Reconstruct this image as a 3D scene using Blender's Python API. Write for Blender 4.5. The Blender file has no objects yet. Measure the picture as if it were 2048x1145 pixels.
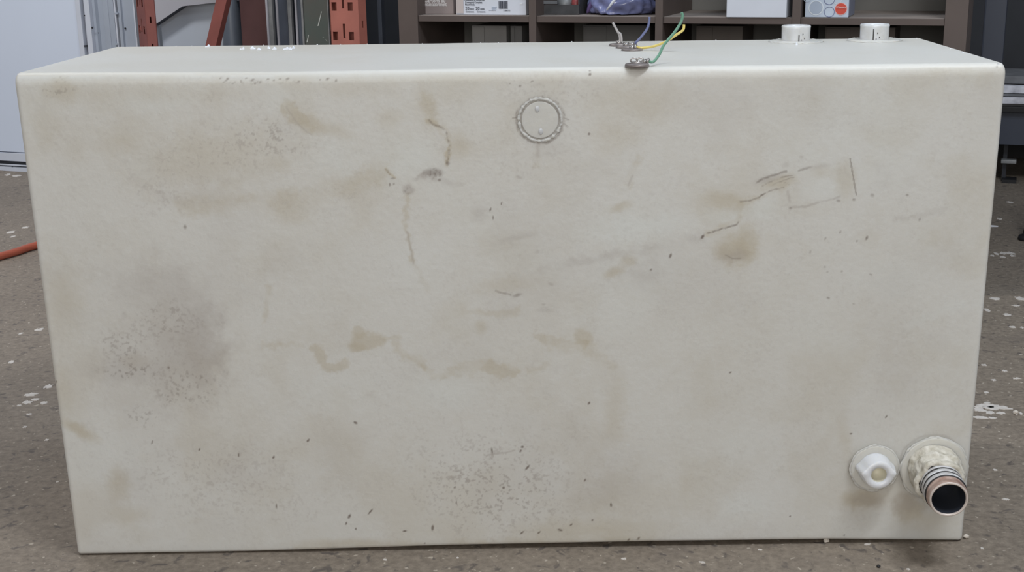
import bpy, bmesh, math, random
import numpy as np
from mathutils import Vector, Matrix, noise as mnoise

random.seed(7)
SC = bpy.context.scene
COL = SC.collection

# ------------------------------------------------------------------ camera
FPX, CPX, CPY = 2600.0, 1024.0, 572.5
CAM = np.array([0.0305, -1.6477, 0.8209])
PITCH, ROLL, YAW = 0.2632, -0.0162, -0.0187
_F = np.array([math.sin(YAW)*math.cos(PITCH), math.cos(YAW)*math.cos(PITCH), -math.sin(PITCH)])
_R0 = np.array([math.cos(YAW), -math.sin(YAW), 0.0])
_U0 = np.cross(_R0, _F)
_R = _R0*math.cos(ROLL) + _U0*math.sin(ROLL)
_U = -_R0*math.sin(ROLL) + _U0*math.cos(ROLL)
cd = bpy.data.cameras.new('camera')
cd.sensor_fit = 'HORIZONTAL'; cd.sensor_width = 36.0; cd.lens = FPX/2048*36.0
cd.clip_start = 0.05; cd.clip_end = 60
cam = bpy.data.objects.new('camera', cd); COL.objects.link(cam)
cam.matrix_world = Matrix(((_R[0], _U[0], -_F[0], CAM[0]), (_R[1], _U[1], -_F[1], CAM[1]),
                           (_R[2], _U[2], -_F[2], CAM[2]), (0, 0, 0, 1)))
SC.camera = cam

# ------------------------------------------------------------------ light
w = bpy.data.worlds.new('world'); SC.world = w; w.use_nodes = True
bg = w.node_tree.nodes['Background']
bg.inputs['Color'].default_value = (0.84, 0.90, 1.0, 1); bg.inputs['Strength'].default_value = 0.26

def area(name, loc, target, sx, sy, power, color):
    l = bpy.data.lights.new(name, 'AREA'); l.shape = 'RECTANGLE'; l.size = sx; l.size_y = sy
    l.energy = power; l.color = color
    o = bpy.data.objects.new(name, l); COL.objects.link(o)
    o.location = loc
    o.rotation_euler = (Vector(target)-Vector(loc)).to_track_quat('-Z', 'Y').to_euler()
    return o
area('overhead_light', (1.05, -0.95, 3.0), (0.9, -0.7, 0), 1.2, 0.22, 52, (0.92, 0.965, 1.0))
area('overhead_light', (0.3, 0.5, 3.2), (0.2, 0.3, 0), 1.5, 0.4, 14, (0.62, 0.80, 1.0))
area('overhead_light', (-1.9, 1.2, 2.9), (-1.9, 2.5, 0.3), 1.3, 0.35, 46, (1.0, 0.98, 0.95))  # added light that brightens the door, no such lamp is seen
# added unseen fill light behind the camera, brightens the cubbies and fronts
area('front_fill', (-0.6, -5.0, 1.75), (-0.2, 1.0, 0.7), 3.0, 2.0, 93, (1.0, 0.95, 0.875))

SC.view_settings.view_transform = 'Standard'; SC.view_settings.look = 'None'
SC.view_settings.gamma = 1.0; SC.view_settings.use_curve_mapping = False
SC.view_settings.exposure = 0.0

# ------------------------------------------------------------------ surveying helpers
def ray(px, py): return _F + _R*(px-CPX)/FPX - _U*(py-CPY)/FPX
def onz(px, py, z=0.0):
    d = ray(px, py); return CAM + d*(z-CAM[2])/d[2]
def ony(px, py, y=0.0):
    d = ray(px, py); return CAM + d*(y-CAM[1])/d[1]
# the room (door, shelving, rack) stands turned by 20 degrees against the tank
ROT = math.radians(20)
UD = np.array([math.cos(ROT), -math.sin(ROT), 0]); VD = np.array([math.sin(ROT), math.cos(ROT), 0])
ORG = ony(1320, 33, 1.50); ORG[2] = 0
def at(px, py, v):
    d = ray(px, py); t = (v-(CAM-ORG)@VD)/(d@VD); p = CAM + d*t - ORG
    return p@UD, p[2]
def W(u, v, z=0.0):
    p = ORG + UD*u + VD*v; return Vector((p[0], p[1], z))

# ------------------------------------------------------------------ materials
def srgb(r, g, b):
    f = lambda c: (c/255/12.92) if c/255 <= 0.04045 else ((c/255+0.055)/1.055)**2.4
    return (f(r), f(g), f(b), 1)
def mat(name, color, rough=0.6, metal=0.0, var=0.0, vscale=20, bump=0.0, bscale=60, color2=None, spec=0.5, sss=0.0, trans=0.0, coat=0.0):
    m = bpy.data.materials.new(name); m.use_nodes = True
    nt = m.node_tree; b = nt.nodes['Principled BSDF']
    b.inputs['Roughness'].default_value = rough; b.inputs['Metallic'].default_value = metal
    b.inputs['Specular IOR Level'].default_value = spec
    b.inputs['Base Color'].default_value = color
    if coat: b.inputs['Coat Weight'].default_value = coat
    if trans: b.inputs['Transmission Weight'].default_value = trans
    if sss:
        b.inputs['Subsurface Weight'].default_value = sss
        b.inputs['Subsurface Radius'].default_value = (1.0, 0.9, 0.7); b.inputs['Subsurface Scale'].default_value = 0.012
    tc = nt.nodes.new('ShaderNodeTexCoord')
    if var or color2:
        n = nt.nodes.new('ShaderNodeTexNoise'); n.inputs['Scale'].default_value = vscale; n.inputs['Detail'].default_value = 6
        nt.links.new(tc.outputs['Object'], n.inputs['Vector'])
        r = nt.nodes.new('ShaderNodeValToRGB'); r.color_ramp.elements[0].position = 0.32; r.color_ramp.elements[1].position = 0.7
        c2 = color2 or tuple(min(1, c*(1+var)) for c in color[:3])+(1,)
        c1 = color if color2 else tuple(c*(1-var) for c in color[:3])+(1,)
        r.color_ramp.elements[0].color = c1; r.color_ramp.elements[1].color = c2
        nt.links.new(n.outputs['Fac'], r.inputs['Fac']); nt.links.new(r.outputs['Color'], b.inputs['Base Color'])
    if bump:
        n2 = nt.nodes.new('ShaderNodeTexNoise'); n2.inputs['Scale'].default_value = bscale; n2.inputs['Detail'].default_value = 5
        nt.links.new(tc.outputs['Object'], n2.inputs['Vector'])
        bp = nt.nodes.new('ShaderNodeBump'); bp.inputs['Strength'].default_value = bump; bp.inputs['Distance'].default_value = 0.003
        nt.links.new(n2.outputs['Fac'], bp.inputs['Height']); nt.links.new(bp.outputs['Normal'], b.inputs['Normal'])
    return m

M = {}
M['door'] = mat('door_white', srgb(212, 222, 240), 0.45, var=0.02, vscale=2)
M['frame'] = mat('frame_white', srgb(205, 211, 224), 0.4, var=0.03, vscale=8)
M['jamb'] = mat('jamb_galvanised', srgb(166, 175, 190), 0.42, 0.0, var=0.06, vscale=9)
M['rubber'] = mat('black_rubber', srgb(38, 40, 46), 0.7)
M['orange'] = mat('rack_orange', srgb(168, 104, 92), 0.55, var=0.12, vscale=14, bump=0.1)
M['orangeshaded'] = mat('rack_orange_shaded', srgb(132, 76, 70), 0.6, var=0.14, vscale=12, bump=0.1)  # same rack orange, darkened to paint in shade on left post and brace
M['maroon'] = mat('rack_maroon', srgb(82, 54, 54), 0.6, var=0.15, vscale=9)
M['sheetgrey'] = mat('grey_sheet', srgb(178, 186, 198), 0.5, var=0.04, vscale=4)
M['sheetlight'] = mat('light_sheet', srgb(172, 172, 180), 0.5, var=0.03, vscale=5)
M['drum'] = mat('grey_drum', srgb(104, 112, 124), 0.35, var=0.05)
M['steel'] = mat('mottled_steel', srgb(140, 142, 144), 0.5, 0.2, var=0.15, vscale=40)
M['bluesteel'] = mat('blue_steel', srgb(88, 95, 108), 0.45, 0.2, var=0.1, vscale=15)
M['slate'] = mat('slate_steel', srgb(62, 68, 80), 0.6, 0.1, var=0.12, vscale=12)
M['glass'] = mat('dusty_glass', srgb(98, 91, 86), 0.25, color2=srgb(84, 98, 94), vscale=6, spec=0.6)
M['scratch'] = mat('pale_scratch', srgb(190, 195, 192), 0.6)
M['brown'] = mat('shelf_brown', srgb(92, 81, 77), 0.55, var=0.10, vscale=7, bump=0.05)
M['browntoplit'] = mat('shelf_top_lightened', srgb(150, 139, 132), 0.8, var=0.12, vscale=14)  # shelf brown made paler, light on the board tops painted into the colour
M['brownin'] = mat('shelf_back', srgb(118, 117, 114), 0.7, var=0.06, vscale=5)
M['carton'] = mat('taupe_carton', srgb(150, 138, 136), 0.7, var=0.05)
M['cartonlight'] = mat('beige_carton', srgb(196, 186, 184), 0.7, var=0.04)
M['whitebox'] = mat('white_carton', srgb(214, 219, 230), 0.6, var=0.02)
M['greycarton'] = mat('grey_carton', srgb(140, 139, 138), 0.8, var=0.06)
M['lowgrey'] = mat('dull_grey_carton', srgb(112, 112, 112), 0.8, var=0.06)
M['lowbrown'] = mat('grey_brown_carton', srgb(104, 98, 94), 0.8, var=0.06)
M['tissue'] = mat('pale_blue_carton', srgb(190, 202, 218), 0.5, var=0.06, vscale=30)
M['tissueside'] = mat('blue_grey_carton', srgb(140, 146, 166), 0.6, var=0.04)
M['ink'] = mat('dark_ink', srgb(58, 62, 76), 0.7)
M['white_ink'] = mat('white_ink', srgb(232, 228, 228), 0.7)
M['red_ink'] = mat('red_ink', srgb(206, 78, 62), 0.5, var=0.08, vscale=60)
M['pink_ink'] = mat('pink_ink', srgb(232, 186, 184), 0.5)
M['ring_ink'] = mat('ring_blue', srgb(172, 184, 202), 0.5)
M['ring_navy'] = mat('ring_navy', srgb(92, 100, 146), 0.5)
M['ring_white'] = mat('ring_white', srgb(220, 228, 236), 0.5)
M['bin'] = mat('dark_bin', srgb(70, 70, 72), 0.35, var=0.3, vscale=30, spec=0.6)
M['redbit'] = mat('red_plastic', srgb(170, 84, 84), 0.4)
M['bag'] = mat('blue_plastic_film', srgb(140, 147, 196), 0.22, color2=srgb(98, 103, 138), vscale=9, spec=0.7)
M['bagviolet'] = mat('violet_plastic', srgb(104, 88, 134), 0.3)
M['stick'] = mat('white_plastic', srgb(228, 232, 240), 0.35)
M['dark'] = mat('dark_paint', srgb(46, 49, 56), 0.6, var=0.15, vscale=6)
M['darkblue'] = mat('dark_blue_steel', srgb(60, 66, 80), 0.5, var=0.08, vscale=5)
M['black'] = mat('black_paint', srgb(30, 30, 33), 0.6, var=0.2)
M['benchwhite'] = mat('white_sheet', srgb(236, 238, 248), 0.5, color2=srgb(150, 152, 164), vscale=22)
M['benchgrey'] = mat('grey_board', srgb(110, 112, 116), 0.7, var=0.2, vscale=18)
M['hose'] = mat('orange_rubber', srgb(168, 88, 68), 0.5, var=0.06, vscale=30)
M['nylon'] = mat('white_nylon', srgb(224, 226, 230), 0.25, sss=0.4, var=0.01)
M['nyloninner'] = mat('ivory_nylon', srgb(222, 218, 200), 0.4)
M['barb'] = mat('translucent_nylon', srgb(216, 218, 222), 0.3, sss=0.3, color2=srgb(196, 196, 194), vscale=50)
M['weld'] = mat('plastic_weld', srgb(206, 204, 197), 0.4, sss=0.4, var=0.03, vscale=60, bump=0.15, bscale=90)
M['sealant'] = mat('cream_sealant', srgb(184, 178, 162), 0.75, color2=srgb(228, 224, 214), vscale=110, bump=0.8, bscale=120)
M['thread'] = mat('whitened_thread', srgb(222, 224, 228), 0.35, 0.0, color2=srgb(176, 170, 166), vscale=90)
M['groove'] = mat('dark_groove', srgb(52, 50, 50), 0.6)
M['rust'] = mat('coppery_pipe', srgb(206, 182, 170), 0.4, 0.15, color2=srgb(164, 128, 114), vscale=90)
M['lip'] = mat('pipe_lip', srgb(212, 200, 192), 0.35, 0.1, var=0.1, vscale=50)
M['bore'] = mat('pipe_bore', srgb(70, 74, 84), 0.4, 0.4)
M['washer'] = mat('tarnished_steel', srgb(134, 126, 124), 0.42, 0.3, var=0.25, vscale=90)
M['screw'] = mat('bright_screw', srgb(176, 172, 170), 0.3, 0.8, var=0.15, vscale=120)
M['wgreen'] = mat('green_insulation', srgb(112, 160, 138), 0.35)
M['wyellow'] = mat('yellow_insulation', srgb(228, 208, 120), 0.35)
M['wblue'] = mat('slate_blue_insulation', srgb(104, 112, 152), 0.35)
M['wgrey'] = mat('bare_grey_wire', srgb(186, 182, 182), 0.35, 0.3)
M['shaving'] = mat('white_shaving', srgb(236, 240, 248), 0.25)
M['pebble'] = mat('pale_stone', srgb(206, 198, 188), 0.8, var=0.08, vscale=200)
M['paint'] = mat('white_paint_splash', srgb(206, 200, 194), 0.6, var=0.1, vscale=80)

# ------------------------------------------------------------------ mesh helpers
def link(name, me, m, parent=None, smooth=False):
    o = bpy.data.objects.new(name, me); COL.objects.link(o)
    if m is not None:
        for k in (m if isinstance(m, (list, tuple)) else [m]): me.materials.append(k)
    if smooth: me.shade_smooth()
    if parent is not None: o.parent = parent
    return o
def obj(name, bm, m, parent=None, smooth=False):
    bmesh.ops.recalc_face_normals(bm, faces=bm.faces[:])
    me = bpy.data.meshes.new(name); bm.to_mesh(me); bm.free()
    return link(name, me, m, parent, smooth)
def tag(o, label, cat, group=None):
    o['label'] = label; o['category'] = cat
    if group: o['group'] = group
    return o
def empty(name, loc, rz=0.0):
    o = bpy.data.objects.new(name, None); COL.objects.link(o); o.empty_display_size = 0.05
    o.location = loc; o.rotation_euler = (0, 0, rz); return o
def box(bm, x0, x1, y0, y1, z0, z1, bev=0.0, mi=0):
    r = bmesh.ops.create_cube(bm, size=1.0)
    vs = r['verts']
    for v in vs:
        v.co = Vector(((x0+x1)/2+v.co.x*(x1-x0), (y0+y1)/2+v.co.y*(y1-y0), (z0+z1)/2+v.co.z*(z1-z0)))
    fs = list({f for v in vs for f in v.link_faces})
    for f in fs: f.material_index = mi
    if bev > 0:
        es = list({e for v in vs for e in v.link_edges})
        bmesh.ops.bevel(bm, geom=es, offset=bev, segments=2, profile=0.7, affect='EDGES')
    return bm
def bx(*a, **k):
    bm = bmesh.new(); box(bm, *a, **k); return bm
def tube(bm, pts, rad, n=10, caps=True):
    pts = [Vector(p) for p in pts]; rings = []
    rads = rad if isinstance(rad, (list, tuple)) else [rad]*len(pts)
    ref = None
    for i, p in enumerate(pts):
        t = (pts[min(i+1, len(pts)-1)]-pts[max(i-1, 0)]).normalized()
        if ref is None:
            ref = t.orthogonal().normalized()
        ref = (ref - t*ref.dot(t)).normalized(); b = t.cross(ref)
        rings.append([bm.verts.new(p+(ref*math.cos(2*math.pi*k/n)+b*math.sin(2*math.pi*k/n))*rads[i]) for k in range(n)])
    for a, c in zip(rings, rings[1:]):
        for k in range(n): bm.faces.new((a[k], a[(k+1) % n], c[(k+1) % n], c[k]))
    if caps: bm.faces.new(rings[0][::-1]); bm.faces.new(rings[-1])
    return bm
def smoothpath(pts, n=8):
    P = [Vector(p) for p in pts]; out = []
    for i in range(len(P)-1):
        p0, p1, p2, p3 = P[max(i-1, 0)], P[i], P[i+1], P[min(i+2, len(P)-1)]
        for k in range(n):
            t = k/n
            out.append(0.5*((2*p1)+(p2-p0)*t+(2*p0-5*p1+4*p2-p3)*t*t+(3*p1-p0-3*p2+p3)*t**3))
    out.append(P[-1]); return out
def lathe(bm, prof, n=40, axis='Z', jitter=0.0, seed=0, closed=False, mis=None, lobes=None):
    """prof: list of (radius, height); axis Z up or 'Y' pointing towards -y."""
    rings = []
    for (r, h) in prof:
        ring = []
        for k in range(n):
            a = 2*math.pi*k/n; rr = r
            if jitter: rr = r + jitter*mnoise.noise(Vector((math.cos(a)*2.2+seed, math.sin(a)*2.2, h*60+seed)))
            if lobes: rr *= lobes(a)
            if axis == 'Z': co = (rr*math.cos(a), rr*math.sin(a), h)
            else: co = (rr*math.cos(a), -h, rr*math.sin(a))
            ring.append(bm.verts.new(co))
        rings.append(ring)
    for i, (a, c) in enumerate(zip(rings, rings[1:])):
        for k in range(n):
            f = bm.faces.new((a[k], a[(k+1) % n], c[(k+1) % n], c[k]))
            if mis: f.material_index = mis[i]
    if not closed:
        if prof[0][0] > 1e-6: bm.faces.new(rings[0][::-1])
        if prof[-1][0] > 1e-6:
            f = bm.faces.new(rings[-1])
            if mis: f.material_index = mis[-1]
    return bm
def bead(bm, R, r, n=64, m=8, jitter=0.3, seed=0, axis='Y', poly=0.0):
    """an uneven weld bead: a torus whose radii wander"""
    rings = []
    for k in range(n):
        a = 2*math.pi*k/n
        q = mnoise.noise(Vector((math.cos(a)*3+seed, math.sin(a)*3, seed)))
        q2 = mnoise.noise(Vector((math.cos(a)*9+seed, math.sin(a)*9, seed+5)))
        RR = R*(1+0.03*q + poly*math.cos(8*a)); rr = r*(1+jitter*q2)
        ring = []
        for j in range(m):
            b = 2*math.pi*j/m; d = RR+rr*math.cos(b); h = rr*0.55*math.sin(b)
            ring.append(bm.verts.new((d*math.cos(a), -h, d*math.sin(a)) if axis == 'Y' else (d*math.cos(a), d*math.sin(a), h)))
        rings.append(ring)
    for k in range(n):
        A, B = rings[k], rings[(k+1) % n]
        for j in range(m): bm.faces.new((A[j], A[(j+1) % m], B[(j+1) % m], B[j]))
    return bm
def rthing(name, label, cat, u, v, z=0.0, group=None, rz=0.0):
    o = empty(name, W(u, v, z), -ROT+rz); tag(o, label, cat, group); return o
def text(name, s, size, loc, m, parent, rot=(math.pi/2, 0, 0), ax='LEFT', sx=1.0, shear=0.0, off=0.0):
    c = bpy.data.curves.new(name, 'FONT'); c.body = s; c.size = size; c.align_x = ax; c.extrude = 0.0002; c.shear = shear; c.offset = off
    c.resolution_u = 3
    t = bpy.data.objects.new(name, c); COL.objects.link(t); bpy.context.view_layer.update()
    me_ = bpy.data.meshes.new_from_object(t.evaluated_get(bpy.context.evaluated_depsgraph_get()))
    bpy.data.objects.remove(t); bpy.data.curves.remove(c)
    me_.name = name; me_.materials.clear()
    o = link(name, me_, m)
    o.location = loc; o.rotation_euler = rot; o.scale = (sx, 1, 1); o.parent = parent
    return o

# ================================================================== FLOOR
def floor_material():
    m = bpy.data.materials.new('worn_concrete'); m.use_nodes = True; nt = m.node_tree; N = nt.nodes; L = nt.links
    b = N['Principled BSDF']; b.inputs['Roughness'].default_value = 0.62; b.inputs['Specular IOR Level'].default_value = 0.35
    tc = N.new('ShaderNodeTexCoord')
    def nz(scale, det=6, rough=0.6, dist=0.0):
        n = N.new('ShaderNodeTexNoise'); n.inputs['Scale'].default_value = scale; n.inputs['Detail'].default_value = det
        n.inputs['Roughness'].default_value = rough; n.inputs['Distortion'].default_value = dist
        L.new(tc.outputs['Object'], n.inputs['Vector']); return n.outputs['Fac']
    def ramp(src, p0, p1, c0, c1):
        r = N.new('ShaderNodeValToRGB'); e = r.color_ramp.elements; e[0].position = p0; e[1].position = p1
        e[0].color = c0; e[1].color = c1; L.new(src, r.inputs['Fac']); return r.outputs['Color']
    def mix(fac, a, c):
        x = N.new('ShaderNodeMix'); x.data_type = 'RGBA'
        L.new(fac, x.inputs['Factor']); L.new(a, x.inputs[6])
        if isinstance(c, tuple): x.inputs[7].default_value = c
        else: L.new(c, x.inputs[7])
        return x.outputs[2]
    K = (0, 0, 0, 1); Wt = (1, 1, 1, 1)
    base = ramp(nz(3.2, 8, 0.65), 0.3, 0.72, srgb(121, 111, 100), srgb(147, 136, 123))
    fine = ramp(nz(85, 5, 0.7), 0.38, 0.68, srgb(100, 91, 82), srgb(164, 152, 138))
    x = N.new('ShaderNodeMix'); x.data_type = 'RGBA'; x.inputs['Factor'].default_value = 0.42
    L.new(base, x.inputs[6]); L.new(fine, x.inputs[7]); c = x.outputs[2]
    c = mix(ramp(nz(44, 3, 0.55, 0.6), 0.60, 0.68, K, (0.72,)*3+(1,)), c, srgb(84, 78, 76))
    c = mix(ramp(nz(120, 2, 0.5), 0.70, 0.76, K, (0.75,)*3+(1,)), c, srgb(72, 68, 68))
    c = mix(ramp(nz(97, 2, 0.5, 0.3), 0.66, 0.73, K, (0.7,)*3+(1,)), c, srgb(196, 186, 172))
    c = mix(ramp(nz(7, 5, 0.6, 0.5), 0.6, 0.74, K, (0.35,)*3+(1,)), c, srgb(100, 92, 88))
    L.new(c, b.inputs['Base Color'])
    bp = N.new('ShaderNodeBump'); bp.inputs['Strength'].default_value = 0.5; bp.inputs['Distance'].default_value = 0.002
    L.new(nz(70, 6, 0.7), bp.inputs['Height']); L.new(bp.outputs['Normal'], b.inputs['Normal'])
    return m
fl = obj('floor', bx(-6, 6, -4, 7, -0.1, 0.0), floor_material()); fl['kind'] = 'structure'

def splat(bm, cx, cy, rx, ry, ang, seed):
    n = 22; vs = []; rim = []
    for k in range(n):
        a = 2*math.pi*k/n
        q = 1+0.5*mnoise.noise(Vector((math.cos(a)*1.7+seed*3.1, math.sin(a)*1.7, seed)))+0.6*mnoise.noise(Vector((math.cos(a)*4+seed*1.7, math.sin(a)*4, seed+9)))
        x, y = rx*q*math.cos(a), ry*q*math.sin(a)
        p = (cx+x*math.cos(ang)-y*math.sin(ang), cy+x*math.sin(ang)+y*math.cos(ang))
        vs.append(bm.verts.new((p[0], p[1], 0.0009))); rim.append(bm.verts.new((cx+(p[0]-cx)*1.04, cy+(p[1]-cy)*1.04, 0.0)))
    bm.faces.new(vs)
    for k in range(n): bm.faces.new((rim[k], rim[(k+1) % n], vs[(k+1) % n], vs[k]))
bm = bmesh.new(); sd = 0
SPL = [(22, 725, 6, 3), (78, 660, 9, 3), (62, 790, 12, 4), (54, 806, 10, 4), (72, 800, 8, 3), (97, 774, 9, 5), (58, 830, 5, 2), (88, 807, 8, 3), (38, 812, 6, 2),
       (50, 855, 5, 2), (93, 881, 4, 2), (115, 965, 3, 1.5), (22, 465, 8, 3), (50, 456, 8, 2), (25, 474, 5, 2), (42, 668, 4, 2), (15, 350, 6, 2), (34, 352, 8, 2),
       (1972, 813, 24, 4), (1995, 817, 28, 4), (1960, 821, 12, 4), (1980, 826, 8, 4), (2002, 827, 9, 3), (1960, 836, 16, 3), (1984, 837, 8, 2), (2031, 826, 5, 5), (2042, 828, 3, 3), (1974, 807, 7, 2),
       (1990, 598, 10, 3), (2040, 598, 9, 4), (2032, 612, 7, 2), (2014, 630, 8, 2.5), (1974, 621, 5, 4), (2025, 655, 6, 2), (2044, 656, 4, 2), (1968, 731, 5, 2), (1987, 761, 5, 2), (2009, 743, 5, 2), (1973, 786, 6, 2), (2033, 758, 8, 2),
       (1992, 508, 4, 3), (2006, 507, 6, 3), (2020, 507, 8, 3), (2006, 515, 5, 2), (2025, 512, 5, 2), (1985, 512, 4, 2), (1998, 438, 5, 2), (2020, 405, 6, 2),
       (1540/2+0, 1121, 4, 2), (915, 1117, 3, 1.5), (1247, 1119, 6, 2), (1404, 1126, 6, 2), (1520, 1101, 5, 2), (1990, 941, 4, 2), (2012, 1000, 6, 2.5), (1964, 1098, 3, 2), (1816, 1140, 4, 2), (1734, 1090, 6, 2)]
for (px, py, rx, ry) in SPL:
    sd += 1; p = onz(px, py); d = np.linalg.norm(p-CAM); k = d/FPX; q = onz(px, py+1)
    ky = abs(q[1]-p[1])
    splat(bm, p[0], p[1], rx*k*0.85, ry*ky*0.8, random.uniform(-0.3, 0.3), sd)
sp = obj('paint_splashes', bm, M['paint'], fl); sp['kind'] = 'stuff'

# ================================================================== WATER TANK
FTL, FTR = ony(23, 147), ony(2017, 127)
FBL, FBR = onz(153, 1113), onz(1927, 1085)
HT = (FTL[2]+FTR[2])/2
RTL, RTR = onz(229, 93, HT), onz(1842, 75, HT)
DT = (RTL[1]+RTR[1])/2
RBL = np.array([FBL[0]+0.0, FBL[1]+DT, 0]); RBR = np.array([FBR[0], FBR[1]+DT, 0])
def topz(x, y):
    s = (x-FTL[0])/(FTR[0]-FTL[0]); t = y/DT
    return (1-t)*((1-s)*FTL[2]+s*FTR[2]) + t*HT
ARCH_X = [0, .2, .42, .65, .85, 1.0]; ARCH_Z = [0.0004, 0.0006, 0.0052, 0.0062, 0.0052, 0.0004]
WX, WZ, WY = 1.25, 0.66, 0.41            # nominal size of the rounded block before it is fitted to the corners
RC = 0.015
def vnoise(x, z, scale, octv=4, seed=0, gain=0.55):
    out = np.zeros(np.broadcast(x, z).shape); amp = 1.0; tot = 0.0; f = scale
    for o in range(octv):
        g = np.random.RandomState(seed*17+o).rand(256, 256)
        X = x*f+13.7*o; Z = z*f+5.3*o
        xi = np.floor(X).astype(int); zi = np.floor(Z).astype(int); fx = X-xi; fz = Z-zi
        fx = fx*fx*(3-2*fx); fz = fz*fz*(3-2*fz)
        a = g[xi % 256, zi % 256]; b = g[(xi+1) % 256, zi % 256]; c = g[xi % 256, (zi+1) % 256]; d = g[(xi+1) % 256, (zi+1) % 256]
        out = out + amp*((a*(1-fx)+b*fx)*(1-fz)+(c*(1-fx)+d*fx)*fz); tot += amp; amp *= gain; f *= 2.03
    return out/tot
def roundwarp(P):
    """P in the nominal block [0,WX]x[0,WY]x[0,WZ] (on its surface) -> rounded, bowed and fitted to the measured corners"""
    S = np.array([WX, WY, WZ]); rc = np.where(P[:, 2:3] > WZ/2, np.array([[0.007, 0.011, RC]]), np.array([[0.007, 0.011, 0.005]]))
    inner = np.minimum(np.maximum(P, rc), S-rc); d = (P-inner)/rc
    n = np.linalg.norm(d, axis=1, keepdims=True); Q = inner + d/np.maximum(n, 1e-9)*rc
    s = Q[:, 0:1]/WX; t = Q[:, 1:2]/WY; h = Q[:, 2:3]/WZ
    out = ((1-s)*(1-t)*(1-h)*FBL + s*(1-t)*(1-h)*FBR + (1-s)*t*(1-h)*RBL + s*t*(1-h)*RBR +
           (1-s)*(1-t)*h*FTL + s*(1-t)*h*FTR + (1-s)*t*h*RTL + s*t*h*RTR)
    s, t, h = s[:, 0], t[:, 0], h[:, 0]
    out[:, 2] += np.interp(s, ARCH_X, ARCH_Z)*(1-h)**3
    # gentle bows in the wall, a soft fold in the top and a wavy rear rim
    inx = np.sin(np.pi*np.clip(s, 0, 1)); inz = np.sin(np.pi*np.clip(h, 0, 1))
    out[:, 1] += (0.0016*(vnoise(Q[:, 0], Q[:, 2], 5, 3, 3)-0.5))*inx*inz*(1-t)
    topw = np.clip((h-0.97)/0.03, 0, 1)
    iny = np.sin(np.pi*np.clip(t, 0, 1))
    out[:, 2] += topw*iny*inx*(0.006*(vnoise(Q[:, 0], Q[:, 1]*1.3, 3.2, 3, 9)-0.5))
    out[:, 2] += topw*0.0016*(vnoise(Q[:, 0], Q[:, 1]*0, 11, 3, 21)-0.5)*np.clip((t-0.8)/0.2, 0, 1)*inx
    out[:, 2] += topw*-0.0022*np.exp(-((s-0.27)/0.16)**2)*(1-t)
    return out
NXF, NZF = 980, 480
xs = np.concatenate([np.linspace(0, RC, 8)[:-1], np.linspace(RC, WX-RC, NXF), np.linspace(WX-RC, WX, 8)[1:]])
zs = np.concatenate([np.linspace(0, RC, 8)[:-1], np.linspace(RC, WZ-RC, NZF), np.linspace(WZ-RC, WZ, 8)[1:]])
ys = np.concatenate([np.linspace(0, RC, 8)[1:], np.linspace(RC, WY-RC, 44)[1:-1], np.linspace(WY-RC, WY, 8)])
nx, nz, ny = len(xs), len(zs), len(ys)
GX, GZ = np.meshgrid(xs, zs)             # rows are z
front = np.stack([GX.ravel(), np.zeros(GX.size), GZ.ravel()], 1)
idx = np.arange(nx*nz).reshape(nz, nx)
quads = np.stack([idx[:-1, :-1], idx[:-1, 1:], idx[1:, 1:], idx[1:, :-1]], -1).reshape(-1, 4)
loop = np.concatenate([idx[0, :-1], idx[:-1, -1], idx[-1, :0:-1], idx[:0:-1, 0]])   # rim of the front, counter-clockwise seen from the front
lp = front[loop]; nl = len(loop)
sleeve = np.repeat(lp[None], ny, 0).copy(); sleeve[:, :, 1] = ys[:, None]
base = nx*nz
rings = np.vstack([loop[None], base+np.arange(ny*nl).reshape(ny, nl)])
A, B = rings[:-1], rings[1:]
q2 = np.stack([A, B, np.roll(B, -1, 1), np.roll(A, -1, 1)], -1).reshape(-1, 4)
Vn = np.vstack([front, sleeve.reshape(-1, 3)])
Vw = roundwarp(Vn)
allq = np.vstack([quads, q2])
back = rings[-1][::-1]
me = bpy.data.meshes.new('tank_shell')
me.vertices.add(len(Vw)); me.vertices.foreach_set('co', Vw.astype(np.float32).ravel())
nlo = allq.size+len(back)
me.loops.add(nlo); me.loops.foreach_set('vertex_index', np.concatenate([allq.ravel(), back]).astype(np.int32))
me.polygons.add(len(allq)+1)
me.polygons.foreach_set('loop_start', np.concatenate([np.arange(len(allq))*4, [allq.size]]).astype(np.int32))
me.update(calc_edges=True); me.validate()
me.shade_smooth()

# ---- stains, scuffs, specks and some painted shade, kept as four colour maps on the shell (metres on the face)
CH = {k: np.zeros((nz, nx)) for k in ('tan', 'grime_shade', 'speck', 'bleach')}
FX = Vw[:nx*nz, 0].reshape(nz, nx); FZ = Vw[:nx*nz, 2].reshape(nz, nx)
warpA = vnoise(FX, FZ, 60, 5, 31, 0.65)-0.5; warpB = vnoise(FX, FZ, 60, 5, 32, 0.65)-0.5
warpC = vnoise(FX, FZ, 170, 3, 33)-0.5; warpD = vnoise(FX, FZ, 170, 3, 34)-0.5
n_fine = vnoise(FX*1.25+FZ*0.6, FZ*1.25-FX*0.25, 215, 3, 41, 0.6); n_mid = vnoise(FX, FZ, 38, 4, 43); n_low = vnoise(FX, FZ, 12, 4, 44)
def sm(a, b, x):
    t = np.clip((x-a)/(b-a), 0, 1); return t*t*(3-2*t)
def fm(px, py):
    p = ony(px, py); return p[0], p[2]
def kpx(py): return 0.00062+0.00008*(py-140)/950
def add(ch, mask, sl=None):
    if sl is None: CH[ch] = 1-(1-CH[ch])*(1-mask)
    else: CH[ch][sl] = 1-(1-CH[ch][sl])*(1-mask)
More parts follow.
